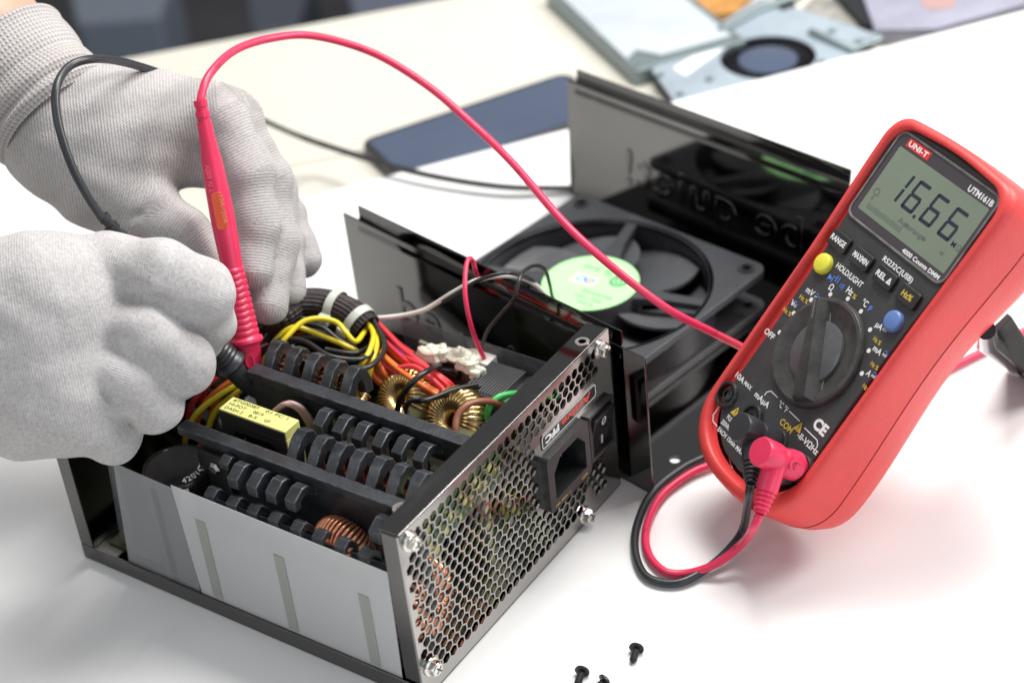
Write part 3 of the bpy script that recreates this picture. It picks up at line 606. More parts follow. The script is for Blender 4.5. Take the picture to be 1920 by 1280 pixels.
for k in range(7):
    a0 = 2*pi*k/7+.25
    def bl(u, v, a0=a0):
        r = 23+33.8*u; tw = (1-.35*u); ang = a0+(v-.5)*(1.12-.22*u)+.35*u*u; z = 13-(v-.5)*(15*tw)+1.5*math.sin(v*pi); return ff(r*math.cos(ang), r*math.sin(ang), z)
    n0 = 10; m0 = 12; top = [bl(i/(n0-1), j/(m0-1)) for i in range(n0) for j in range(m0)]; N = len(top); fs = []
    for i in range(n0-1):
        for j in range(m0-1): q = (i*m0+j, i*m0+j+1, (i+1)*m0+j+1, (i+1)*m0+j); fs += [q, tuple(x+N for x in q[::-1])]
    per = [j for j in range(m0)]+[i*m0+m0-1 for i in range(1, n0)]+[(n0-1)*m0+j for j in range(m0-2, -1, -1)]+[i*m0 for i in range(n0-2, 0, -1)]
    fs += [(per[i], per[(i+1) % len(per)], per[(i+1) % len(per)]+N, per[i]+N) for i in range(len(per))]
    b.add(top+[p-ff.z*1.6 for p in top], fs)
b.build('fan_blades', M['blade'], fan, angle=50)
b = B(); b.cyl(ff, 24.2, 25.4, 25.55, 64); lab = b.build('fan_label', M['fanlab'], fan)
lf = Fr(ff(0, 0, 25.55), -ff.x, -ff.y).rot(math.radians(8))
b = B()
for t0, x, y, h, wd in (('DC 12V', -14, 11, 2.6, 15), ('BRUSHLESS', -17, 6.5, 2, 17), ('0.25A', -12, 15.5, 2, 9), ('CE', -5, -19, 3.4, 8), ('UL', -9, -13, 4.2, 9), ('RoHS', 2, -13, 3, 9)): text(b, t0, lf.at(x, y), h, wd, bold=.01, z=.05)
holed(lf, circ(-12, -7, 4.6, 28), [circ(-12, -7, 3.2, 28)], .02, .1, b); holed(lf, circ(-12, -7, 2.2, 20), [circ(-12, -7, 1.2, 20)], .02, .1, b)
b.build('label_print', M['inkg'], lab)
b = B().prism(lf, rrect(-3, 11, -5, 3.5, 1), .02, .06); b.build('label_patch', M['inky'], lab)
b = B(); holed(lf, circ(1, -1, 2.7, 20), [circ(1, -1, 1.6, 20)], .06, .14, b); holed(lf, circ(6, -1, 2.7, 20), [circ(6, -1, 1.6, 20)], .06, .14, b); b.build('label_emblem', M['bink'], lab)
b = B().cyl(lf.at(1, -1), 1.2, .06, .15, 16); b.build('label_emblem', M['inko'], lab)
# wires from the fan into the power supply
cwire = lambda m, r, *p: wire('fan_wire', m, r, p, cov)
cwire('ledred', 1.05, (908, 672, 60), (893, 640, 70), (880, 598, 82), (872, 548, 92), (874, 500, 98), (880, 485, 99), (887, 490, 96), (892, 510, 88), (900, 530, 60))
cwire('wblk', .95, (902, 655, 60), (915, 620, 72), (945, 583, 84), (964, 560, 92), (972, 528, 98), (985, 506, 98), (1005, 498, 92), (1022, 506, 84), (1030, 530, 66), (1036, 556, 40), (1045, 570, 26))
cwire('wwhite', 1.1, (700, 597, 66), (750, 592, 68), (790, 583, 72), (815, 570, 76), (850, 548, 84), (890, 527, 90), (940, 517, 90), (980, 522, 84), (1005, 535, 74), (1018, 548, 60), (1030, 560, 26))
cwire('wblk', .95, (830, 566, 80), (860, 548, 86), (900, 524, 92), (945, 512, 93), (975, 516, 88), (1000, 528, 78), (1015, 545, 60))

# ------------------------------------------------------------------ multimeter
mf = Fr((270.45, 176.18, 82.15), (.853425, -.521195, -.00466), (.350913, .567943, .744514))
mm_ = thing('multimeter', T(1500, 900, 0), 'red rubber cased digital multimeter propped on its stand, its display reading 16.66', 'multimeter')
def outline(hw_top, hw_mid, hw_bot, ytop, ybot, r_top, n=10, bulge=0):
    """right half then left half of the case outline, anticlockwise"""
    R = []
    pts = [(0, ybot)]
    for k in range(1, 13):                                             # bottom arc
        a = -pi/2+pi/2*k/12; pts.append((hw_bot*math.cos(a)**.8 if math.cos(a) > 1e-6 else hw_bot*0+0, 0))
    pts = []
    for k in range(15):
        a = -pi/2+pi/2*k/14; c_, s_ = max(0, math.cos(a)), math.sin(a)
        pts.append((hw_bot*c_**.78, (ybot+26)+26*math.copysign(abs(s_)**.9, s_)))
    y0 = ybot+26; side = []
    for k in range(1, 16):
        t = k/16; y = y0+(ytop-r_top-y0)*t
        h = hw_bot+(hw_mid-hw_bot)*math.sin(min(1, t*2)*pi/2)**2 if t < .5 else hw_mid+(hw_top-hw_mid)*math.sin((t-.5)*pi)**2*1.0
        side.append((h, y))
    pts = pts[:-1]+[(hw_bot, y0)]+side
    for k in range(9):
        a = pi/2*k/8; pts.append((hw_top-r_top+r_top*math.cos(a), ytop-r_top+r_top*math.sin(a)))
    for k in range(1, 5): pts.append(((hw_top-r_top)*(1-k/4.), ytop+bulge*math.sin(k/4*pi/2)))
    left = [(-x, y) for x, y in pts[1:-1]][::-1]
    return pts+left
def lay(o, z): return [mf(x, y, z) for x, y in o]
Lr = []
for z, dt, dm, db, yt, yb in ((-1.2, -4.6, -3.6, -4.4, -4, 6.5), (2.2, -4.2, -3.4, -4.2, -3.8, 6.2), (2.9, -3.2, -2.6, -3.4, -3, 5), (2.4, -1.4, -1.2, -1.6, -1.4, 2.6), (.8, -.2, -.3, -.4, -.3, .7), (-2, .3, 0, .2, 0, 0),
                              (-10, .2, -1.0, .6, 0, -.3), (-19.6, .0, -1.9, .4, -.2, -.4)):
    Lr.append(lay(outline(40+dt, 38+dm, 38.5+db, 99+yt, -69+yb, 11, bulge=1.5), z))
Lr2 = []
for z, dt, dm, db, yt, yb in ((-20.4, .0, -1.9, .4, -.2, -.4), (-28, -.4, -4.0, -.8, -.6, .4), (-36, -1.6, -7.2, -3.5, -1.5, 2), (-40.5, -4.0, -10, -7, -3.5, 5), (-43, -8, -14, -12, -7, 10)):
    Lr2.append(lay(outline(40+dt, 38+dm, 38.5+db, 99+yt, -69+yb, 11, bulge=1.5), z))
b = B(); b.loft(Lr, (False, False)); b.loft(Lr2, (False, True)); b.loft([Lr[0], lay(outline(33, 31, 32, 94, -61, 9), -1.4)], (False, False))
b.build('rubber_holster', M['red'], mm_, angle=60)
b = B(); b.loft([lay(outline(39.75, 35.9, 38.7, 98.6, -69.1, 11, bulge=1.5), -19.4), lay(outline(39.75, 35.9, 38.7, 98.6, -69.1, 11, bulge=1.5), -20.6)], (True, True)); b.build('holster_seam', M['seam'], mm_)
# the black face, narrower along the bottom, wide at the top
fo = [(-20, -56), (0, -61), (14, -58), (22, -52), (27.5, -44), (28.2, -34), (29.5, -20), (30.6, 0), (31, 25), (32.5, 50), (34.8, 70), (35.6, 84), (35.0, 91), (31, 94.6), (0, 96.4)]
fo = [(p[0], p[1]) for p in cr([(x, y, 0) for x, y in fo], 4)]
fo2 = [(-x, y) for x, y in fo if x > .5][::-1]
face_pts = [p for p in fo if p[0] >= 0]
face_pts = cr([(0, -59.5, 0), (14, -57.5, 0), (23.5, -51.5, 0), (29.8, -43.5, 0), (31.2, -33, 0), (30.8, -15, 0), (31, 8, 0), (31.6, 30, 0), (33.4, 55, 0), (35.6, 75, 0), (36.2, 87, 0), (34.2, 92.8, 0), (28, 95.2, 0), (0, 96.6, 0)], 5)
face_pts = [(p[0], p[1]) for p in face_pts]; face_pts = face_pts+[(-x, y) for x, y in face_pts[1:-1]][::-1]
b = B(); inner = [(x*.985, y*.99) for x, y in face_pts]
b.loft([[mf(x, y, z) for x, y in o] for o, z in ((face_pts, -4), (face_pts, -.8), (inner, -.1))], (True, True)); b.build('face_plate', M['face'], mm_, angle=30)
# display
b = B(); holed(mf, rrect(-33.2, 33.2, 51.4, 93.2, 4.5), [rrect(-32.2, 32.2, 52.4, 92.2, 3.8)], -.1, .9, b); b.build('display_rim', M['rim'], mm_, bevel=.25)
b = B(); b.prism(mf, rrect(-32.3, 32.3, 52.3, 92.3, 3.8), -.1, .35); dz = b.build('display_window', M['bez'], mm_)
b = B(); b.prism(mf, rrect(-29, 30.4, 56.3, 86.6, .8), .35, .42); b.build('display_glass', M['lcd'], dz)
def digit(b, segs, x, y, w_, h, t=1.5, sl=.1):
    S_ = {'a': [(0+.4, 1), (1-.4, 1)], 'g': 0}
    def q(px_, py_): return (x+px_+sl*py_, y+py_)
    H2 = h/2; g = .35
    R = {'a': ((g, h-t), (w_-g, h)), 'd': ((g, 0), (w_-g, t)), 'g': ((g+.2, H2-t/2), (w_-g-.2, H2+t/2)),
         'f': ((0, H2+g), (t, h-g)), 'b': ((w_-t, H2+g), (w_, h-g)), 'e': ((0, g), (t, H2-g)), 'c': ((w_-t, g), (w_, H2-g))}
    for s in segs:
        (ax, ay), (bx, by) = R[s]; c = .35
        pl = [(ax+c, ay), (bx-c, ay), (bx, ay+c), (bx, by-c), (bx-c, by), (ax+c, by), (ax, by-c), (ax, ay+c)]
        b.prism(mf, [q(*p) for p in pl], .42, .5)
b = B(); digit(b, 'bc', -20.5, 67, 7.5, 13.5); digit(b, 'afgedc', -9.8, 67, 7.8, 13.5); digit(b, 'afgedc', 2.5, 67, 7.8, 13.5); digit(b, 'afgedc', 14.8, 67, 7.8, 13.5)
b.box(mf, -.7, .7, 66.4, 67.8, .42, .5); text(b, 'M', mf.at(24.6, 66.6), 2.4, 2.4, z=.5)
b.build('display_digits', M['seg'], dz)
b = B(); text(b, 'Autorange', mf.at(-6, 61.6), 2.4, 17.5, bold=0, z=.5)
for i in range(21): b.box(mf, -25+i*1.14, -24.6+i*1.14, 58.4, 60.6+(0.6 if i % 5 == 0 else 0), .42, .5)
for i, t0 in enumerate(('0', '10', '20', '30', '40')): text(b, t0, mf.at(-25.8+i*12, 62.3-.2*i), 1.5, 1.2 if i == 0 else 2.2, bold=0, z=.5) if i != 1 else None
holed(mf, [(-25+1.7*math.cos(a), 66+1.7*math.sin(a)) for a in np.linspace(0, 2*pi, 17)[:-1]], [[(-25+1.3*math.cos(a), 66+1.3*math.sin(a)) for a in np.linspace(0, 2*pi, 17)[:-1]]], .42, .5, b)
text(b, '\u03a9', mf.at(28, 66.4), 2.6, 2.2, bold=0, z=.5)
b.build('display_small_print', M['segd'], dz)
b = B(); b.prism(mf, rrect(-26.8, -11.8, 87.9, 91.6, .3), .36, .44); lg = b.build('maker_logo', M['logo'], mm_)
b = B(); text(b, 'UNI-T', mf.at(-25.6, 88.6), 2.3, 12.6, bold=.035, z=.5); b.build('logo_lettering', M['wht'], lg)
b = B()
def mt(t0, x, y, h, wd=None, bold=.025, bb=None, fr=None): text(bb or b, t0, (fr or mf).at(x, y), h, wd, bold=bold, z=.06 if fr is None or True else z)
text(b, 'UTM161B', mf.at(15, 87.6), 2.6, 15.5, bold=.03, z=.42); text(b, '4000 Counts DMM', mf.at(5.2, 53.1), 1.9, 24.5, bold=.03, z=.42)
mt('RS232C(USB)', -1, 45.6, 2.3, 20); mt('HOLD/LIGHT', -20.3, 31.4, 2.5, 18.5)
mt('mV', -26.6, 15.6, 2.7, 5.2); mt('V', -29.9, 7.2, 2.6, 2.4); mt('OFF', -34 + .9, -9.2, 2.6, 7); mt('\u03a9', -16.8, 22.6, 2.7, 2.6); mt('Hz', -7.6, 26.4, 2.8, 4)
mt('\u00b0C', 3.3, 26.6, 2.7, 3.4); mt('\u00b5A', 15.6+.8, 23.4, 2.5, 4); mt('mA', 22.6, 15.6, 2.5, 5); mt('A', 27.2, 6.4, 2.5, 2.3)
for x, y in ((-20.3, 16.2), (-28, 8.6-.9), (21, 24.9-.6), (28.6, 16.6), (30.2, 7.4)):
    b.box(mf, x-.2, x+2.2, y+.5, y+.8, 0, .08)
    for q in range(3): b.box(mf, x-.2+q*.85, x+.4+q*.85, y-.1, y+.2, 0, .08)
for x, y in ((-25.2, -4.6), (-24.9, 5.4), (-21, 14.5), (-13.7, 21.4), (-4.2, 24.7), (5.7, 24.2), (15.5, 21.0), (21.4, 14.3), (25.4, 5.6)): b.prism(mf, circ(x, y, 1.0, 16), -.1, .1)
mt('10A', -32.2, -31.6, 2.5, 6.2); mt('MAX', -25.3, -31.4, 1.9, 5.4); mt('mA\u00b5A', -16.4, -31.8, 2.6, 10.5); mt('\u00b0C \u00b0F', -2.4, -27.6, 2.5, 6.5)
mt('CE', 19.8, -23.8, 4.6, 8.4, .05); mt('\u22a3\u22a2V\u03a9Hz' if False else '-II-V\u03a9Hz', 16.4, -31.4, 2.6, 14.5)
mt('FUSED', -22.2, -47.2, 2.0, 7); mt('250VMAX', -23.4, -50.4, 2.0, 9.2); mt('EACH 15min MAX 15sec', -22.6, -54.4 + .6, 2.0, 27)
def ln_(pts, wd=.22):
    for (x0, y0), (x1, y1) in zip(pts, pts[1:]):
        d = math.hypot(x1-x0, y1-y0); f2 = mf.at(x0, y0).rot(math.atan2(y1-y0, x1-x0)); b.box(f2, 0, d, -wd, wd, 0, .09)
ln_([(-11.5, -28.6), (-11.5, -26.8), (-9.8, -25.3), (-4.6, -25.3)]); ln_([(5, -26), (13, -26)]); ln_([(17.2, -26.6), (26.6, -26.6), (28.6, -28.2), (28.6, -29.4)])
ln_([(-29.6, -46), (-29.6, -50.5), (-27.6, -52.4), (-23.8, -52.6)]); ln_([(-11, -49), (-8, -49)]); ln_([(-.5, -46), (-1.5, -51), (1, -53)]); ln_([(10, -52), (12, -53.6), (19, -53.6), (20.5, -52), (20.5, -45)])
b.build('face_lettering', M['wht'], mm_)
b = B()
for x, y in ((-27.6, 11.8), (-31.4, 3.2), (20.0-.3, 18.6), (26.2, 10.4), (29.6, 1.6)): mt('Hz %', x, y, 1.9, 6 if x < 0 else 4.8, .02)
mt('%', -3, 26.2, 2.0, 2.2); mt('COM', 4.2, -32.6, 2.8, 8.6)
for x, y in ((-19.7, -42.6), (14.6, -28.2)): b.prism(mf, [(x-2.5, y-1.6), (x+2.5, y-1.6), (x, y+2.6)], 0, .08)
b.build('warning_lettering', M['yink'], mm_)
b = B()
for x, y in ((-20.3, 16.2), (-28, 7.7), (21, 24.3), (28.6, 16.6), (30.2, 7.4)):
    for q in range(8): t_ = q/8; b.box(mf.at(x+2.4*t_, y+1.5+.45*math.sin(t_*2*pi)), 0, .36, 0, .4, 0, .09)
mt('F', 8.2, 26.2, 2.5, 1.7); b.prism(mf, [(-20.5, 25.4), (-20.5, 28), (-18, 26.7)], 0, .08); b.box(mf, -17.9, -17.4, 25.4, 28, 0, .08); b.box(mf, -16, -15.5, 26.6, 29.6, 0, .08); b.box(mf, -14.6, -14.1, 26.6, 29.6, 0, .08); b.box(mf, -18, -16, 28, 28.3, 0, .08)
for k in range(3): b.box(mf.at(-12+k*1.0, 27), -.2, .2, -.7-k*.35, .7+k*.35, 0, .08)
b.build('blue_lettering', M['bink'], mm_)
b = B()
for x, y in ((-19.7, -42.6), (14.6, -28.2)): b.box(mf, x-.25, x+.25, y-.2, y+1.4, .08, .12); b.box(mf, x-.25, x+.25, y-1.1, y-.6, .08, .12)
b.build('warning_mark', M['inkb'], mm_)
for t0, x, y, m_ in (('RANGE', -25.7, 40.8, 'wht'), ('MAXMIN', -9.5, 40.9, 'wht'), ('REL \u0394', 7, 40.9, 'wht'), ('Hz%', 22.8, 41.0, 'yink')):
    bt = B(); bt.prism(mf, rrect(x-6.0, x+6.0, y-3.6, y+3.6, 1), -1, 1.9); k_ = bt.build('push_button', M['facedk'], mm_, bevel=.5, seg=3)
    bt = B(); text(bt, t0, mf.at(x, y-1.1), 2.5, 10 if t0 != 'Hz%' else 6.5, bold=.03, z=1.96, center=True); bt.build('button_lettering', M[m_], k_)
for x, y, m_ in ((-26.3, 29.3, 'byel'), (23.9, 29.7, 'bblue')):
    bt = B(); bt.lathe(mf.at(x, y), [(4.5, -1), (4.5, 1.6), (4.2, 2.2), (3.2, 2.6), (.1, 2.75)], 36, (True, False)); bt.build('round_button', M[m_], mm_, angle=60)
# rotary switch
kf = mf.rot(math.atan2(19.1, -12.9)-pi/2)
b = B(); b.lathe(kf, [(23.6, -.5), (23.6, 1.2), (23.0, 2.4), (21.6, 2.9), (20.8, 2.6), (16.6, 1.2), (14, .9), (.1, .9)], 72, (True, False)); kb = b.build('rotary_switch', M['knob'], mm_, bevel=.2)
b = B(); b.loft([[kf(x, y, z) for x, y in o] for o, z in (([(-5.4, -22), (5.4, -22), (5.6, -10), (3.2, 22.6), (-3.2, 22.6), (-5.6, -10)], .8), ([(-4.6, -21), (3.2, -21), (3.0, -10), (1.2, 22.2), (-2.4, 22.2), (-4.8, -10)], 6.2), ([(-3.8, -20), (2.4, -20), (2.2, -10), (.7, 21.8), (-1.8, 21.8), (-4, -10)], 6.9))]); b.build('pointer_grip', M['knob'], kb, bevel=.4)
b = B(); b.prism(kf, [(5.4, -20), (6.6, -18), (6.4, -9), (4.4, 10), (3.6, 20), (3.1, 20), (4.1, 4), (5.4, -10)], 1.0, 1.35); b.build('dust_line', M['dust'], kb)
b = B(); b.lathe(kf, [(13.6, 1.0), (13.4, 2.2), (12.6, 2.6), (.1, 2.7)], 48, (True, False)); b.build('switch_disc', M['blade'], kb)
b = B(); b.box(kf, -1.1, -.5, 13, 21, 6.85, 7.0); b.build('pointer_line', M['rim'], kb)
# jacks
for x, y in ((-29.2, -39.6), (-9.8, -39.2), (9.6, -39.2), (28.6, -39.6)):
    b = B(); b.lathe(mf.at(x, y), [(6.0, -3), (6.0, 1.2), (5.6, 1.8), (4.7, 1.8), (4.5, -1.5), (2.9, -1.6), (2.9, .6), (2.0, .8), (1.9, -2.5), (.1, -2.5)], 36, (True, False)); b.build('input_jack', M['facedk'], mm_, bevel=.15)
# prop stand
c_ = [D(1842, 640, 806), D(1893, 590, 808), T(1985, 735, 1), T(1915, 700, 1)]
n_ = nrm(np.cross(c_[1]-c_[0], c_[3]-c_[0])); b = B(); b.loft([[p+n_*k for p in c_] for k in (-1.4, 1.4)]); ps = b.build('prop_stand', M['blk'], mm_, bevel=.8)
b = B(); b.tube([mf(30, 45, -40), D(1850, 640, 800), T(1905, 684, 4), T(1925, 700, 3)], [4, 5, 4.4, 3], 20); b.build('stand_hinge', M['blkg'], ps)

# ------------------------------------------------------------------ test leads
def lead(name, label, m):
    return thing(name, T(1300, 1080, 0) if m == 'ledred' else T(1220, 1090, 0), label, 'test lead')
rl = lead('test_lead', 'pinkish red rubber test lead from the meter to the upright probe in the far glove', 'ledred')
bl_ = lead('test_lead', 'black rubber test lead from the meter to the slanting probe under the near glove', 'ledblk')
def profile_along(p, q, prof, name, m, parent, n=28, angle=40):
    fr = along(p, q); ln = np.linalg.norm(A(*q)-A(*p)); return B().lathe(fr, [(r, t*ln) for t, r in prof], n).build(name, M[m], parent, angle=angle), fr, ln
# right-angled plugs
def plug(base, el, tail, m, parent):
    """base = on the jack, el = elbow, tail = end of the strain relief"""
    fr = along(base, el); ln = np.linalg.norm(el-base)
    b = B(); b.lathe(fr, [(4.6, -2), (4.6, ln*.08), (6.2, ln*.14), (6.1, ln*.34), (5.5, ln*.46), (5.3, ln*.58), (5.5, ln*.6), (5.2, ln*.62), (5.6, ln*.66), (5.4, ln*.7), (6.0, ln*.76), (6.2, ln+3.6), (5.7, ln+4.6), (.1, ln+4.8)], 32, (True, False))
    o = b.build('plug_body', M[m], parent, bevel=.2, angle=35)
    e2 = base+(el-base)*.72; fr = along(e2, tail); ln = np.linalg.norm(tail-e2); pr = [(4.6, 0), (4.8, 3), (4.5, ln*.55)]
    for k in range(5): t = ln*(.58+.08*k); r = 4.3-.28*k; pr += [(r, t), (r, t+ln*.035), (r-.75, t+ln*.04), (r-.75, t+ln*.075)]
    pr += [(2.5, ln)]
    B().lathe(fr, pr, 24).build('strain_relief', M[m], parent, angle=30); return fr
jb = mf(9.6, -39.2, 1.5); jr = mf(28.6, -39.6, 1.5)
# elbow positions read off the face: the plugs stand off the meter by about 17 mm
eb = mf(9.6, -39.2, 19) ; er = mf(28.6, -39.6, 21)
def onz(x, y, zz):                                                  # pixel to the plane zz above the meter face
    o = mf(0, 0, zz); d = ray(x, y); t = ((o-CAM) @ mf.z)/(d @ mf.z); return CAM+t*d
tb = onz(1408, 905, 17); tr_ = onz(1425, 962, 17)
plug(jb, eb, tb, 'ledblk', bl_); plug(jr, er, tr_, 'ledred', rl)
ringf = along(jr, er); mid_r = jr+(er-jr)*.42
vz = nrm(CAM-mid_r); vz = nrm(vz-ringf.z*(vz @ ringf.z)); rf = Fr(mid_r+vz*5.7, ringf.z, np.cross(vz, ringf.z), vz)
b = B(); holed(rf, [(3.6*math.cos(t), 2.4*math.sin(t)) for t in np.linspace(0, 2*pi, 25)[:-1]], [[(3.0*math.cos(t), 1.8*math.sin(t)) for t in np.linspace(0, 2*pi, 25)[:-1]]], -.5, .25, b)
b.box(rf, -1.2, 1.2, -.3, .3, -.5, .25); b.box(rf, -.3, .3, -1.2, 1.2, -.5, .25); b.build('plus_mark', M['ledred'], rl)
# leads on the table and round to the probes
RC = 1.78
def C3(*pts): return [p if len(p) == 3 and not isinstance(p, tuple) else P(*p) for p in pts]
red_path = [tr_, onz(1412, 990, 14), T(1392, 1018, 16), T(1345, 1055, 7), T(1290, 1074, 2.6), T(1245, 1070, 2.3), T(1215, 1035, 2.3), T(1213, 985, 2.3), T(1240, 930, 2.4), T(1290, 890, 3), T(1340, 868, 3.2),
            A(240, 215, 3.2), A(268, 262, 3.2), T(1850, 655, 3), T(1935, 612, 3), T(2010, 560, 3), T(2000, 500, 4), T(1870, 480, 10), A(268, 265, 28), D(1470, 690, 842), D(1400, 655, 830), D(1330, 620, 812), D(1250, 578, 798), D(1150, 502, 792), D(1060, 420, 800), D(960, 305, 825), D(880, 228, 842),
            D(800, 160, 850), D(700, 100, 852), D(590, 68, 845), D(510, 72, 832), D(440, 95, 815), D(393, 140, 798), D(377, 183, 792), D(377, 202, 792.5)]
B().tube(cr(red_path, 12), RC, 16).build('cable', M['ledred'], rl, angle=80)
blk_path = [tb, onz(1403, 935, 12), T(1395, 985, 14), T(1375, 1020, 8), T(1330, 1062, 3.5), T(1270, 1092, 2.2), T(1215, 1082, 2.2), T(1192, 1040, 2.2), T(1194, 985, 2.2), T(1222, 925, 2.2), T(1275, 880, 2.4), T(1330, 852, 2.4),
            A(232, 228, 2.4), A(262, 300, 2.4), A(252, 345, 2.4), A(180, 385, 2.4), A(90, 395, 2.4), T(1120, 352, 4), T(1060, 353, 6), T(940, 350, 10), T(800, 328, 14), T(680, 295, 17), T(560, 255, 26), D(450, 205, 950), D(400, 182, 915), D(350, 158, 872), D(305, 139, 832), D(232, 117, 800), D(175, 111, 775),
            D(130, 125, 765), D(106, 165, 755), D(108, 225, 752), D(130, 300, 752), D(158, 358, 755), D(190, 408, 760)]
B().tube(cr(blk_path, 12), RC, 16).build('cable', M['ledblk'], bl_, angle=80)
# probes
tipr, topr = D(482, 745, 819), D(375, 188, 792)
prof = [(0, 2.9), (.02, 2.95), (.022, 2.4), (.035, 2.4), (.037, 3.1), (.055, 3.1), (.057, 2.5), (.068, 2.5), (.07, 3.2), (.12, 3.3), (.2, 4.4), (.3, 5.0), (.38, 5.2), (.46, 5.0), (.52, 4.7)]
for k in range(11): t = .555+k*.021; prof += [(t, 4.5+k*.12), (t+.004, 5.0+k*.13), (t+.013, 5.0+k*.13), (t+.017, 4.5+k*.12)]
prof += [(.79, 6.3), (.795, 7.3), (.805, 7.4), (.815, 6.2), (.82, 5.7), (.9, 4.8), (.925, 3.6), (.93, 2.5), (.97, 2.1), (.985, 2.0)]
_, pf, pl = profile_along(topr, tipr, prof, 'probe_handle', 'ledred', rl)
B().lathe(pf, [(1.0, pl*.95), (.9, pl*1.0), (.1, pl*1.02)], 12).build('probe_tip', M['silver'], rl)
def surf(fr, ln, t, r, side=0):                                     # frame on the camera-facing side of a handle, x down the handle
    p = fr(0, 0, ln*t); v = nrm(CAM-p); v = nrm(v-fr.z*(v @ fr.z)); s_ = np.cross(v, fr.z); p = p+v*r+s_*side
    return Fr(p, fr.z, s_, v)
b = B(); sf = surf(pf, pl, .21, 4.5); text(b, 'CAT IV 600V', Fr(sf(15, -1.1, 0), -sf.x, -sf.y, sf.z), 2.3, 15.5, bold=.01, z=.15); b.build('handle_lettering', mat('raised_red', (.80, .10, .16), .4), rl)
b = B(); s2 = surf(pf, pl, .36, 4.9, -.9)
b.prism(s2, rrect(-8, 8, -2.3, 2.3, 1.6), -.4, .35); b.build('label_window', M['orange_lab'], rl, bevel=.2)
b = B(); text(b, '10A~20A', Fr(s2(-6.5, 1.0, 0), s2.x, -s2.y*-1, s2.z), 2.0, 12, bold=.01, z=.42); b.build('window_lettering', mat('raised_orange', (.85, .25, .12), .4), rl)
s3 = surf(pf, pl, .865, 5.3); b = B(); holed(s3, [(3.3*math.cos(t), 1.9*math.sin(t)) for t in np.linspace(0, 2*pi, 25)[:-1]], [[(2.8*math.cos(t), 1.4*math.sin(t)) for t in np.linspace(0, 2*pi, 25)[:-1]]], -.6, .3, b); b.build('nose_mark', M['ledred'], rl)
tipb, topb = D(487, 748, 820), D(192, 405, 765)
prof = [(0, 2.6), (.02, 2.7), (.022, 2.2), (.045, 2.2), (.047, 3.0), (.07, 3.0), (.072, 2.4), (.09, 2.4), (.095, 3.2), (.2, 4.0), (.35, 4.6), (.55, 4.4)]
for k in range(9): t = .60+k*.019; prof += [(t, 4.3+k*.2), (t+.004, 4.8+k*.2), (t+.012, 4.8+k*.2), (t+.016, 4.3+k*.2)]
prof += [(.775, 6.6), (.785, 7.6), (.80, 7.7), (.812, 6.0), (.82, 5.0), (.9, 4.2), (.95, 2.8), (.985, 1.4)]
_, qf, ql = profile_along(topb, tipb, prof, 'probe_handle', 'ledblk', bl_)
B().lathe(qf, [(1.0, ql*.95), (.9, ql*1.0), (.1, ql*1.02)], 12).build('probe_tip', M['gold'], bl_)

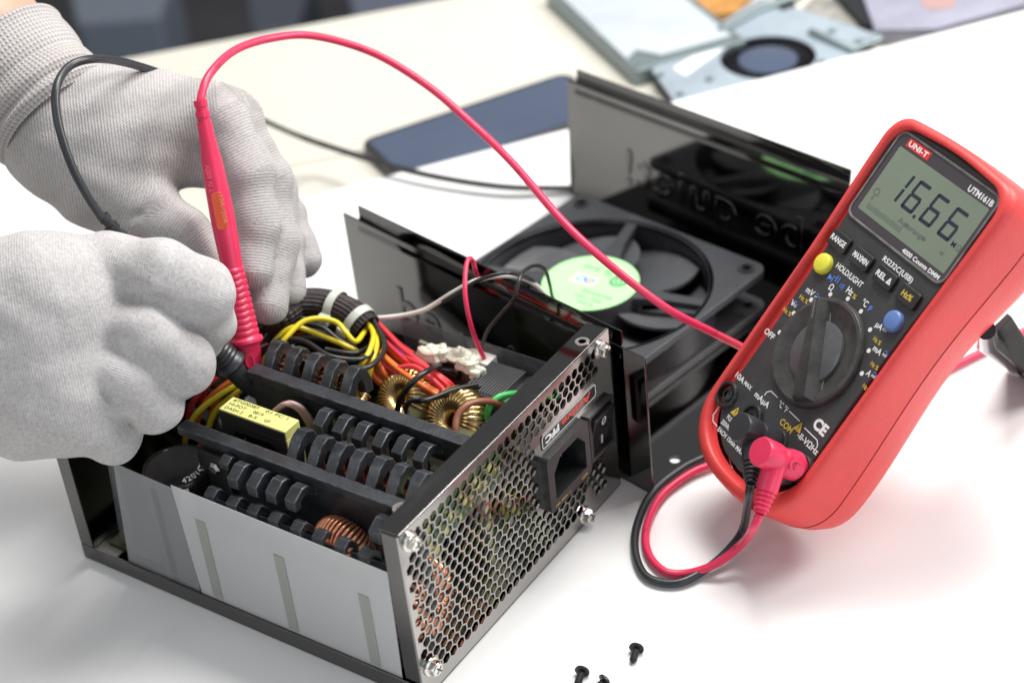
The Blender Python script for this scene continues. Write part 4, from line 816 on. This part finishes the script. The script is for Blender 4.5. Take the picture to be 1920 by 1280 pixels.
# ------------------------------------------------------------------ gloved hands (smoothly blended solids)
import openvdb
def capsule(G, a, bb, ra, rb):
    ab = bb-a; t = np.clip(((G-a) @ ab)/(ab @ ab), 0, 1); d = G-a-t[..., None]*ab
    return np.sqrt((d*d).sum(-1))-(ra+(rb-ra)*t)
def smin(a, b, k):
    h = np.clip(.5+.5*(b-a)/k, 0, 1); return b*(1-h)+a*h-k*h*(1-h)
def chain(G, pts, k=4):
    r = None
    for (p, ra), (q, rb) in zip(pts, pts[1:]):
        c = capsule(G, p, q, ra, rb); r = c if r is None else smin(r, c, k)
    return r
def sdf_mesh(name, m, parent, palm, fingers, kp=12, kf=2.0, kj=7, vox=1.25, extra=None, wr=0):
    allp = [p for c in palm+fingers for p in c]; lo = np.min([p-r-6 for p, r in allp], 0); hi = np.max([p+r+6 for p, r in allp], 0)
    n = np.ceil((hi-lo)/vox).astype(int); ax = [lo[i]+vox*np.arange(n[i]) for i in range(3)]
    out = np.empty(n, np.float32)
    for i in range(0, n[0], 16):
        G = np.stack(np.meshgrid(ax[0][i:i+16], ax[1], ax[2], indexing='ij'), -1)
        pm = None
        for c in palm: d = chain(G, c, 8); pm = d if pm is None else smin(pm, d, kp)
        f = None
        for c in fingers: d = chain(G, c, 5); f = d if f is None else smin(f, d, kf)
        d = smin(pm, f, kj) if f is not None else pm
        if wr: d = d+wr*np.sin(G[..., 0]*.21+np.sin(G[..., 2]*.16)*1.6)*np.sin(G[..., 1]*.17+G[..., 2]*.19)
        if extra: d = extra(G, d)
        out[i:i+16] = d
    g = openvdb.FloatGrid(background=5.0); g.copyFromArray(out); pts, tris, quads = g.convertToPolygons(isovalue=0.0)
    b = B(); b.v = [tuple(lo+vox*np.array(p)) for p in pts.astype(float)]; b.f = [tuple(int(i) for i in q) for q in quads]+[tuple(int(i) for i in q) for q in tris]; b.m = [0]*len(b.f)
    V = np.array(b.v); ax0 = nrm(palm[0][-1][0]-palm[0][0][0]); vd = nrm(CAM-palm[0][-1][0]); ax1 = nrm(np.cross(ax0, vd))
    def segd(c):
        best = np.full(len(V), 1e9); ss = np.zeros(len(V)); cc = np.zeros(len(V)); s0 = c[0][0] @ ax0; c0 = c[0][0] @ ax1
        for (p, ra), (q, rb) in zip(c, c[1:]):
            ln = np.linalg.norm(q-p); ab = (q-p)/ln; t = (V-p) @ ab; tcl = np.clip(t, -3, ln+3); d = np.linalg.norm(V-p-np.clip(t, 0, ln)[:, None]*ab, axis=1)-(ra+(rb-ra)*np.clip(t/ln, 0, 1))
            sd = nrm(np.cross(ab, vd)); m_ = d < best; best[m_] = d[m_]; ss[m_] = (s0+tcl)[m_]; cc[m_] = ((V-p) @ sd+c0)[m_]; s0 += ln
        return best, ss, cc
    pb = np.min([segd(c)[0] for c in palm], 0); ks = V @ ax0; kc = V @ ax1; fb = np.full(len(V), 1e9); fs_ = ks.copy(); fc = kc.copy()
    for c in fingers:
        d, s_, c_ = segd(c); m_ = d < fb; fb[m_] = d[m_]; fs_[m_] = s_[m_]; fc[m_] = c_[m_]
    wgt = np.clip(.5+(pb-fb)/8, 0, 1); wgt = wgt*wgt*(3-2*wgt); kn = np.stack([ks*(1-wgt)+fs_*wgt, kc*(1-wgt)+fc*wgt, 0*ks], 1)
    o = b.build(name, m, parent, angle=180, recalc=False); o.data.flip_normals() if False else None; set_knit(o, kn)
    sm = o.modifiers.new('smooth', 'SMOOTH'); sm.factor = .5; sm.iterations = 3; return o
def H(*j): return [(D(x, y, d), r) for x, y, d, r in j]
# near hand: back of a closed hand, four fingers curled over the black probe
hA = thing('gloved_hand', D(120, 640, 760), 'near hand in a fuzzy pale grey glove, fingers curled down over the black probe', 'hand')
DA = 745
palmA = [H((-140, 590, DA, 29), (100, 570, DA, 28), (215, 525, DA+8, 16)), H((-140, 690, DA+6, 30), (110, 730, DA+4, 26.5)), H((60, 620, DA-2, 24), (185, 612, DA+9, 16)),
         H((60, 680, DA, 24), (190, 690, DA+6, 15.5)), H((60, 740, DA+6, 24), (130, 755, DA+9, 16)), H((60, 650, DA+14, 26), (230, 610, DA+27, 17))]
fingA = [H((200, 505, DA+4, 15), (300, 514, DA-3, 13.2), (374, 548, DA+4, 12.9), (393, 604, DA+22, 9.6), (380, 640, DA+36, 8.5)),
         H((150, 590, DA+6, 14), (272, 622, DA-4, 12.6), (344, 682, DA+6, 11.8), (330, 712, DA+26, 9.5)),
         H((120, 670, DA+6, 14), (222, 706, DA-3, 12.2), (290, 756, DA+8, 11), (285, 770, DA+26, 9)),
         H((90, 750, DA+8, 14), (155, 782, DA+2, 12.0), (211, 817, DA+13, 10.5), (205, 815, DA+30, 9)),
         H((150, 600, DA+26, 13), (260, 640, DA+40, 12), (350, 655, DA+42, 9.5))]
def carve(lines, k=1.4):                                              # creases sunk between neighbouring fingers
    def fn(G, d):
        for c in lines: d = -smin(-d, chain(G, c, .5), k)
        return d
    return fn
cA = [H((255, 540, DA-17, 1.2), (300, 567, DA-13, 3.6), (350, 604, DA-8, 4.2), (398, 648, DA-4, 4.0)), H((240, 645, DA-16, 1.2), (280, 673, DA-12, 3.4), (316, 706, DA-8, 4.0), (348, 740, DA-4, 3.8)),
      H((192, 732, DA-14, 1.2), (228, 762, DA-10, 3.4), (268, 798, DA-5, 3.6)), H((325, 470, DA-19, 1.0), (340, 512, DA-19, 1.7), (332, 552, DA-16, 1.2)), H((318, 640, DA-18, 1.0), (308, 680, DA-17, 1.6))]
sdf_mesh('glove', M['glove_soft'], hA, palmA, fingA, kp=12, kf=.4, kj=3.2, wr=.5, extra=carve(cA))
# far hand: thumb and fingers pinch the red probe
hB = thing('gloved_hand', D(100, 60, 830), 'far hand in a pale grey knit glove with ribbed cuff, pinching the upright red probe', 'hand')
DB = 822
palmB = [H((118, 240, DB, 27), (170, 236, DB, 26), (250, 232, DB+2, 20), (330, 218, DB+6, 13.5)), H((126, 274, DB, 23.5), (190, 330, DB-2, 22), (255, 385, DB, 17)), H((250, 232, DB+6, 19), (400, 214, DB+8, 12.2)), H((300, 225, DB+14, 19), (420, 235, DB+20, 15)),
         H((230, 250, DB, 20), (310, 318-18, DB+12, 12))]
fingB = [H((330, 222, DB+2, 12.5), (402, 214, DB+3, 12.4), (460, 320, DB+5, 11.8), (478, 420, DB+5, 10.0), (474, 507, DB+2, 8.6)),
         H((380, 215, DB+14, 13), (437, 228, DB+16, 12.5), (496, 340, DB+19, 11.6), (516, 460, DB+18, 10), (503, 573, DB+8, 8.6)),
         H((380, 230, DB+24, 13), (440, 245, DB+32, 12), (507, 350, DB+36, 11.2), (527, 460, DB+34, 9.6), (542, 540, DB+26, 8.2)),
         H((400, 260, DB+36, 12), (455, 300, DB+46, 10.5), (530, 400, DB+50, 9.5), (572, 488, DB+42, 8.2)),
         H((180, 330, DB-2, 18), (262, 398, DB-1, 15.5), (338, 442, DB-2, 12.6), (398, 506, DB-1, 9.6)),
         H((320, 295, DB+10, 11.5), (405, 308, DB+14, 11.2))]
sdf_mesh('glove', M['glove'], hB, palmB, fingB, kp=12, kf=.5, kj=3.8, wr=.55, extra=carve([H((322, 268, DB-24, 1.5), (330, 300, DB-17, 3.2), (326, 345, DB-10, 3.2)), H((210, 440, DB-18, 1.5), (232, 415, DB-19, 1.8), (262, 400, DB-17, 1.2))]))
# knitted cuff with a rolled fold, and the bare forearm above it
cpts = cr([D(116, 228, DB), D(92, 205, DB+1), D(60, 172, DB+3), D(30, 133, DB+4), D(5, 100, DB+6)], 12); nC = len(cpts)-1
def cuff(u, v):
    k = min(int(u*nC), nC-1); p = cpts[k]+(cpts[k+1]-cpts[k])*(u*nC-k); t = nrm(cpts[-1]-cpts[0]); s_ = nrm(np.cross(t, A(0, 0, 1))); q = np.cross(s_, t)
    up = math.cos(2*pi*v-2.2); R = 30.6+2.8*math.exp(-((u-.12)/.07)**2)*(.35+.65*up)+2.0*math.exp(-((u-.36)/.08)**2)*(.3+.7*up)-1.6*math.exp(-((u-.24)/.05)**2)*(.5+.5*up)-1.0*math.exp(-((u-.52)/.05)**2)*(.5+.5*up)-1.2*math.exp(-(u/.04)**2)+.8*math.exp(-((u-.97)/.04)**2)-.6*u+.5*math.sin(2*pi*v*3+u*9)
    return p+R*(math.cos(2*pi*v)*s_+math.sin(2*pi*v)*q)
b = B().grid(cuff, 230, 360, False, True); co_ = b.build('cuff', M['cuff'], hB, angle=180)
clen = sum(np.linalg.norm(cpts[i+1]-cpts[i]) for i in range(nC)); set_knit(co_, [(i/229*clen, j/360*182.4, 0) for i in range(230) for j in range(360)])
B().tube([D(60, 175, DB+2), D(-20, 85, DB+6), D(-110, -30, DB+12), D(-190, -140, DB+20)], [26, 27.5, 30, 34], 48).build('forearm', M['skin'], hB, angle=180)

# ------------------------------------------------------------------ small black screws on the white sheet
def scr(x, y, ang, label):
    p = T(x, y, 2.2); fr = Fr(p, (0, 0, 1), nrm(A(-math.sin(ang), math.cos(ang), 0)), nrm(A(math.cos(ang), math.sin(ang), 0)))
    fr = along(p, p+A(math.cos(ang), math.sin(ang), -.12)); pr = [(.1, -2.0), (1.6, -1.8), (2.9, -1.0), (3.1, -.2), (2.7, 0), (1.25, .2)]
    for k in range(6): pr += [(1.25, .5+k*.95), (1.55, .85+k*.95), (1.25, 1.25+k*.95)]
    pr += [(.8, 6.8), (.1, 7)]
    o = thing('screw', (p[0], p[1], 0), label, 'screw', 'loose black screws on the white sheet'); B().lathe(fr, pr, 20, (False, False)).build('screw_body', M['screw'], o)
s_dir = lambda x0, y0, x1, y1: (lambda d: math.atan2(d[1], d[0]))(T(x1, y1, 2)-T(x0, y0, 2))
scr(1193, 1216, s_dir(1193, 1216, 1186, 1237), 'small black screw lying alone, farthest right of the loose screws')
scr(1091, 1259, s_dir(1091, 1259, 1082, 1280), 'small black screw lying by the lower edge of the picture, left of the other two')
scr(1132, 1277, s_dir(1132, 1277, 1110, 1292), 'black screw almost cut off by the lower edge, only its rounded head showing')

# ------------------------------------------------------------------ things on the desk behind
pc_ = [T(x, y, -2.6) for x, y in ((-400, 200), (190, 290), (290, 430), (250, 500), (-400, 700))]
wp = tag(B().prism(WORLD, [(p[0], p[1]) for p in pc_], -2.9, -2.6).build('sheet_of_paper', M['paper']), 'white paper lying on the pale desk, seen between the two gloved hands', 'paper')
def slab(name, corners, z0, z1, m, label, cat, bevel=1, r=0):
    o = thing(name, corners[0], label, cat); b = B(); b.prism(WORLD, [(c[0], c[1]) for c in corners], z0, z1); return o, b.build(name.split('_')[-1]+'_body' if False else 'casing', M[m], o, bevel=bevel, seg=3)
ta, tb_ = T(672, 262, 5), T(1062, 132, 5); td = nrm(A(*(tb_-ta)[:2], 0)); tn = A(td[1], -td[0], 0); ln = np.linalg.norm((tb_-ta)[:2])
tf = Fr(A(ta[0], ta[1], 0), td, tn, (0, 0, 1))
tab = thing('tablet', tf(ln/2, 31, -3), 'slate blue tablet lying on the pale desk, its near edge under the white sheet', 'tablet')
b = B().prism(tf, rrect(0, ln, 0, 62, 9), -2.9, 4.6); b.build('tablet_body', M['blk'], tab, bevel=1.5, seg=3)
b = B().prism(tf, rrect(4, ln-4, 4, 59, 3), 4.6, 4.75); b.build('tablet_screen', M['tablet'], tab)
hd = thing('hard_drive', T(1190, 70, 0), 'white-topped grey hard drive lying on the pale desk beside the laptop cooler', 'hard drive')
c0, c1, c2 = T(1190, 140, 6), T(1050, 12, 6), T(1335, 50, 6)
hf = Fr(A(c0[0], c0[1], 0), A(*(c1-c0)[:2], 0), A(*(c2-c0)[:2], 0)); l1, l2 = 112, np.linalg.norm((c2-c0)[:2])
hf = Fr(A(c0[0], c0[1], 0), A(*(c1-c0)[:2], 0), (0, 0, 1)); hf = Fr(hf.o, hf.x, np.cross((0, 0, 1), hf.x)); sg = 1 if hf.y @ (c2-c0) > 0 else -1
hf = Fr(hf.o, hf.x, hf.y*sg)
zz = hf.z[2]
def zr(a, c): return (a, c) if zz > 0 else (-c, -a)
b = B().prism(hf, rrect(0, 140, 0, l2, 3), *zr(-2.9, 8)); b.build('drive_casing', M['hddg'], hd, bevel=1)
b = B()
for a_, c_2 in ((5, 5), (5, l2-5), (60, 3), (60, l2-3)): B().cyl(hf.at(a_, c_2), 2.2, *zr(8, 8.8)).build('drive_screw', M['silver'], hd)
b = B().prism(hf, [(16, 2), (24, 12), (10, 22), (10, l2-6), (132, l2-6), (132, 4)] , *zr(8, 9.5)); b.build('drive_lid', M['hddw'], hd, bevel=.5)
lc = thing('laptop_cooler', T(1430, 100, 0), 'pale blue-grey laptop cooler with a round dark blower, partly under the white sheet', 'cooler')
pc = [T(x, y, 7) for x, y in ((1222, 132), (1425, -5), (1470, 8), (1655, 68), (1520, 160), (1268, 195))]; ctr = T(1440, 112, 7)
hole = [T(1440+78*math.cos(a), 108+46*math.sin(a), 7) for a in np.linspace(0, 2*pi, 41)[:-1]]
ctr = np.mean(hole, 0); rr = np.mean([np.linalg.norm((h-ctr)[:2]) for h in hole]); hole = [ctr+A(rr*math.cos(a), rr*math.sin(a), 0) for a in np.linspace(0, 2*pi, 41)[:-1]]
b = B(); holed(WORLD, [(p[0], p[1]) for p in pc], [[(p[0], p[1]) for p in hole]], 5.5, 7.2, b); b.build('cooler_plate', M['lapw'], lc, bevel=.3)
b = B().cyl(Fr((ctr[0], ctr[1], 0)), rr+1.5, -2.9, -1.5, 40); b.build('blower_floor', M['lapd'], lc)
b = B().lathe(Fr((ctr[0], ctr[1], 0)), [(rr*.62, -1), (rr*.62, 5.5), (rr*.55, 6.2), (.1, 6.3)], 40); b.build('blower_hub', M['tablet'], lc)
b = B()
for k in range(30): b.box(Fr((ctr[0], ctr[1], 0)).rot(2*pi*k/30), rr*.62, rr*.97, -.3, .3, 0, 5)
b.build('blower_vanes', M['lapd'], lc)
b = B(); b.prism(WORLD, [(p[0], p[1]) for p in [ctr+(p-ctr)*.97 for p in pc]], -2.9, -2); b.build('cooler_base', M['lapd'], lc)
pl_ = [T(x, y, 7.4) for x, y in ((1262, 128), (1300, 105), (1340, 78), (1355, 92), (1285, 142))]
b = B().prism(WORLD, [(p[0], p[1]) for p in pl_], 7.25, 7.4); b.build('paper_label', M['wht'], lc)
b = B()
for x, y in ((1238, 142), (1275, 178), (1425, 14), (1560, 60), (1610, 80), (1330, 150), (1540, 118)): p = T(x, y, 7.2); B().cyl(Fr((p[0], p[1], 0)), 2.6, 7.2, 8.2, 16).build('cooler_screw', M['hddg'], lc)
b = B(); b.tube([T(1350, 60, 8.5), T(1420, 20, 8.5), T(1500, -8, 8.5)], 3.2, 12); b.tube([T(1520, 60, 8.5), T(1600, 95, 8.5), T(1650, 75, 8.5)], 2.6, 12); b.build('heat_pipe', M['hddg'], lc)
b = B(); p = [T(x, y, 7.5) for x, y in ((1450, -6), (1482, -10), (1492, 12), (1465, 20))]; b.prism(WORLD, [(q[0], q[1]) for q in p], 7.2, 8.4); b.build('cooler_connector', M['cab'], lc)
def poly(name, px, z0, z1, m, label, cat):
    c = [T(x, y, z1) for x, y in px]; o = thing(name, (c[0][0], c[0][1], z0), label, cat); B().prism(WORLD, [(p[0], p[1]) for p in c], z0, z1).build('casing', M[m], o, bevel=.6); return o
o = poly('optical_drive', ((1610, -30), (1640, 55), (1760, 52), (1925, 5), (1950, -60)), -2.9, 9.0, 'mauve', 'mauve grey drive unit lying in the upper right corner behind the white sheet', 'drive')
b = B(); cc = T(1760, 5, 9); b.cyl(Fr((cc[0], cc[1], 0)), 11, 9, 9.4, 30); b.build('spindle_mark', M['wpink'], o)
poly('circuit_board', ((1530, -10), (1620, 10), (1660, 62), (1600, 78), (1500, 20)), -2.9, 2, 'gboard', 'speckled grey circuit board lying between the pale cooler and the mauve drive', 'circuit board')
poly('circuit_board', ((1285, -20), (1420, -25), (1380, 22), (1300, 30)), -2.9, 3, 'amber', 'amber brown circuit board lying between the white hard drive and the pale cooler', 'circuit board')
poly('black_bracket', ((1560, -20), (1615, -30), (1640, 50), (1615, 42)), -2.9, 7, 'cab', 'thin black bracket lying against the left end of the mauve drive', 'bracket')
# dark furniture beyond the desk
def cabinet(name, x0, x1, y, z0, z1, dpt, m, label, cat):
    fr = fd.at(0, 0); a, c = x0, x1; o = thing(name, fr((x0+x1)/2, -y-dpt/2, -750), label, cat)
    b = B().box(fd, x0, x1, -y-dpt, -y, z0, z1); b.build('cabinet_body', M[m], o, bevel=8); return o

def far_block(name, px, z0, z1, m, label, cat):
    c = [T(x, y, z1) for x, y in px]; o = thing(name, (np.mean([p[0] for p in c]), np.mean([p[1] for p in c]), z0), label, cat)
    B().prism(WORLD, [(p[0], p[1]) for p in c], z0, z1).build('cabinet_body', M[m], o, bevel=8)
far_block('low_cabinet', ((120, -60), (330, -60), (300, 28), (140, 40)), -750, -330, 'cabg', 'low blue-grey cabinet, blurred, at the left end beyond the pale desk', 'cabinet')
far_block('low_cabinet', ((455, -40), (590, -60), (560, 45), (470, 60)), -750, -330, 'cabd', 'darkest slate cabinet, blurred, beyond the middle of the pale desk', 'cabinet')
far_block('low_cabinet', ((640, -60), (900, -90), (860, 10), (660, 30)), -750, -330, 'cabg2', 'lighter blue-grey cabinet, blurred, beyond the right end of the desk edge', 'cabinet')
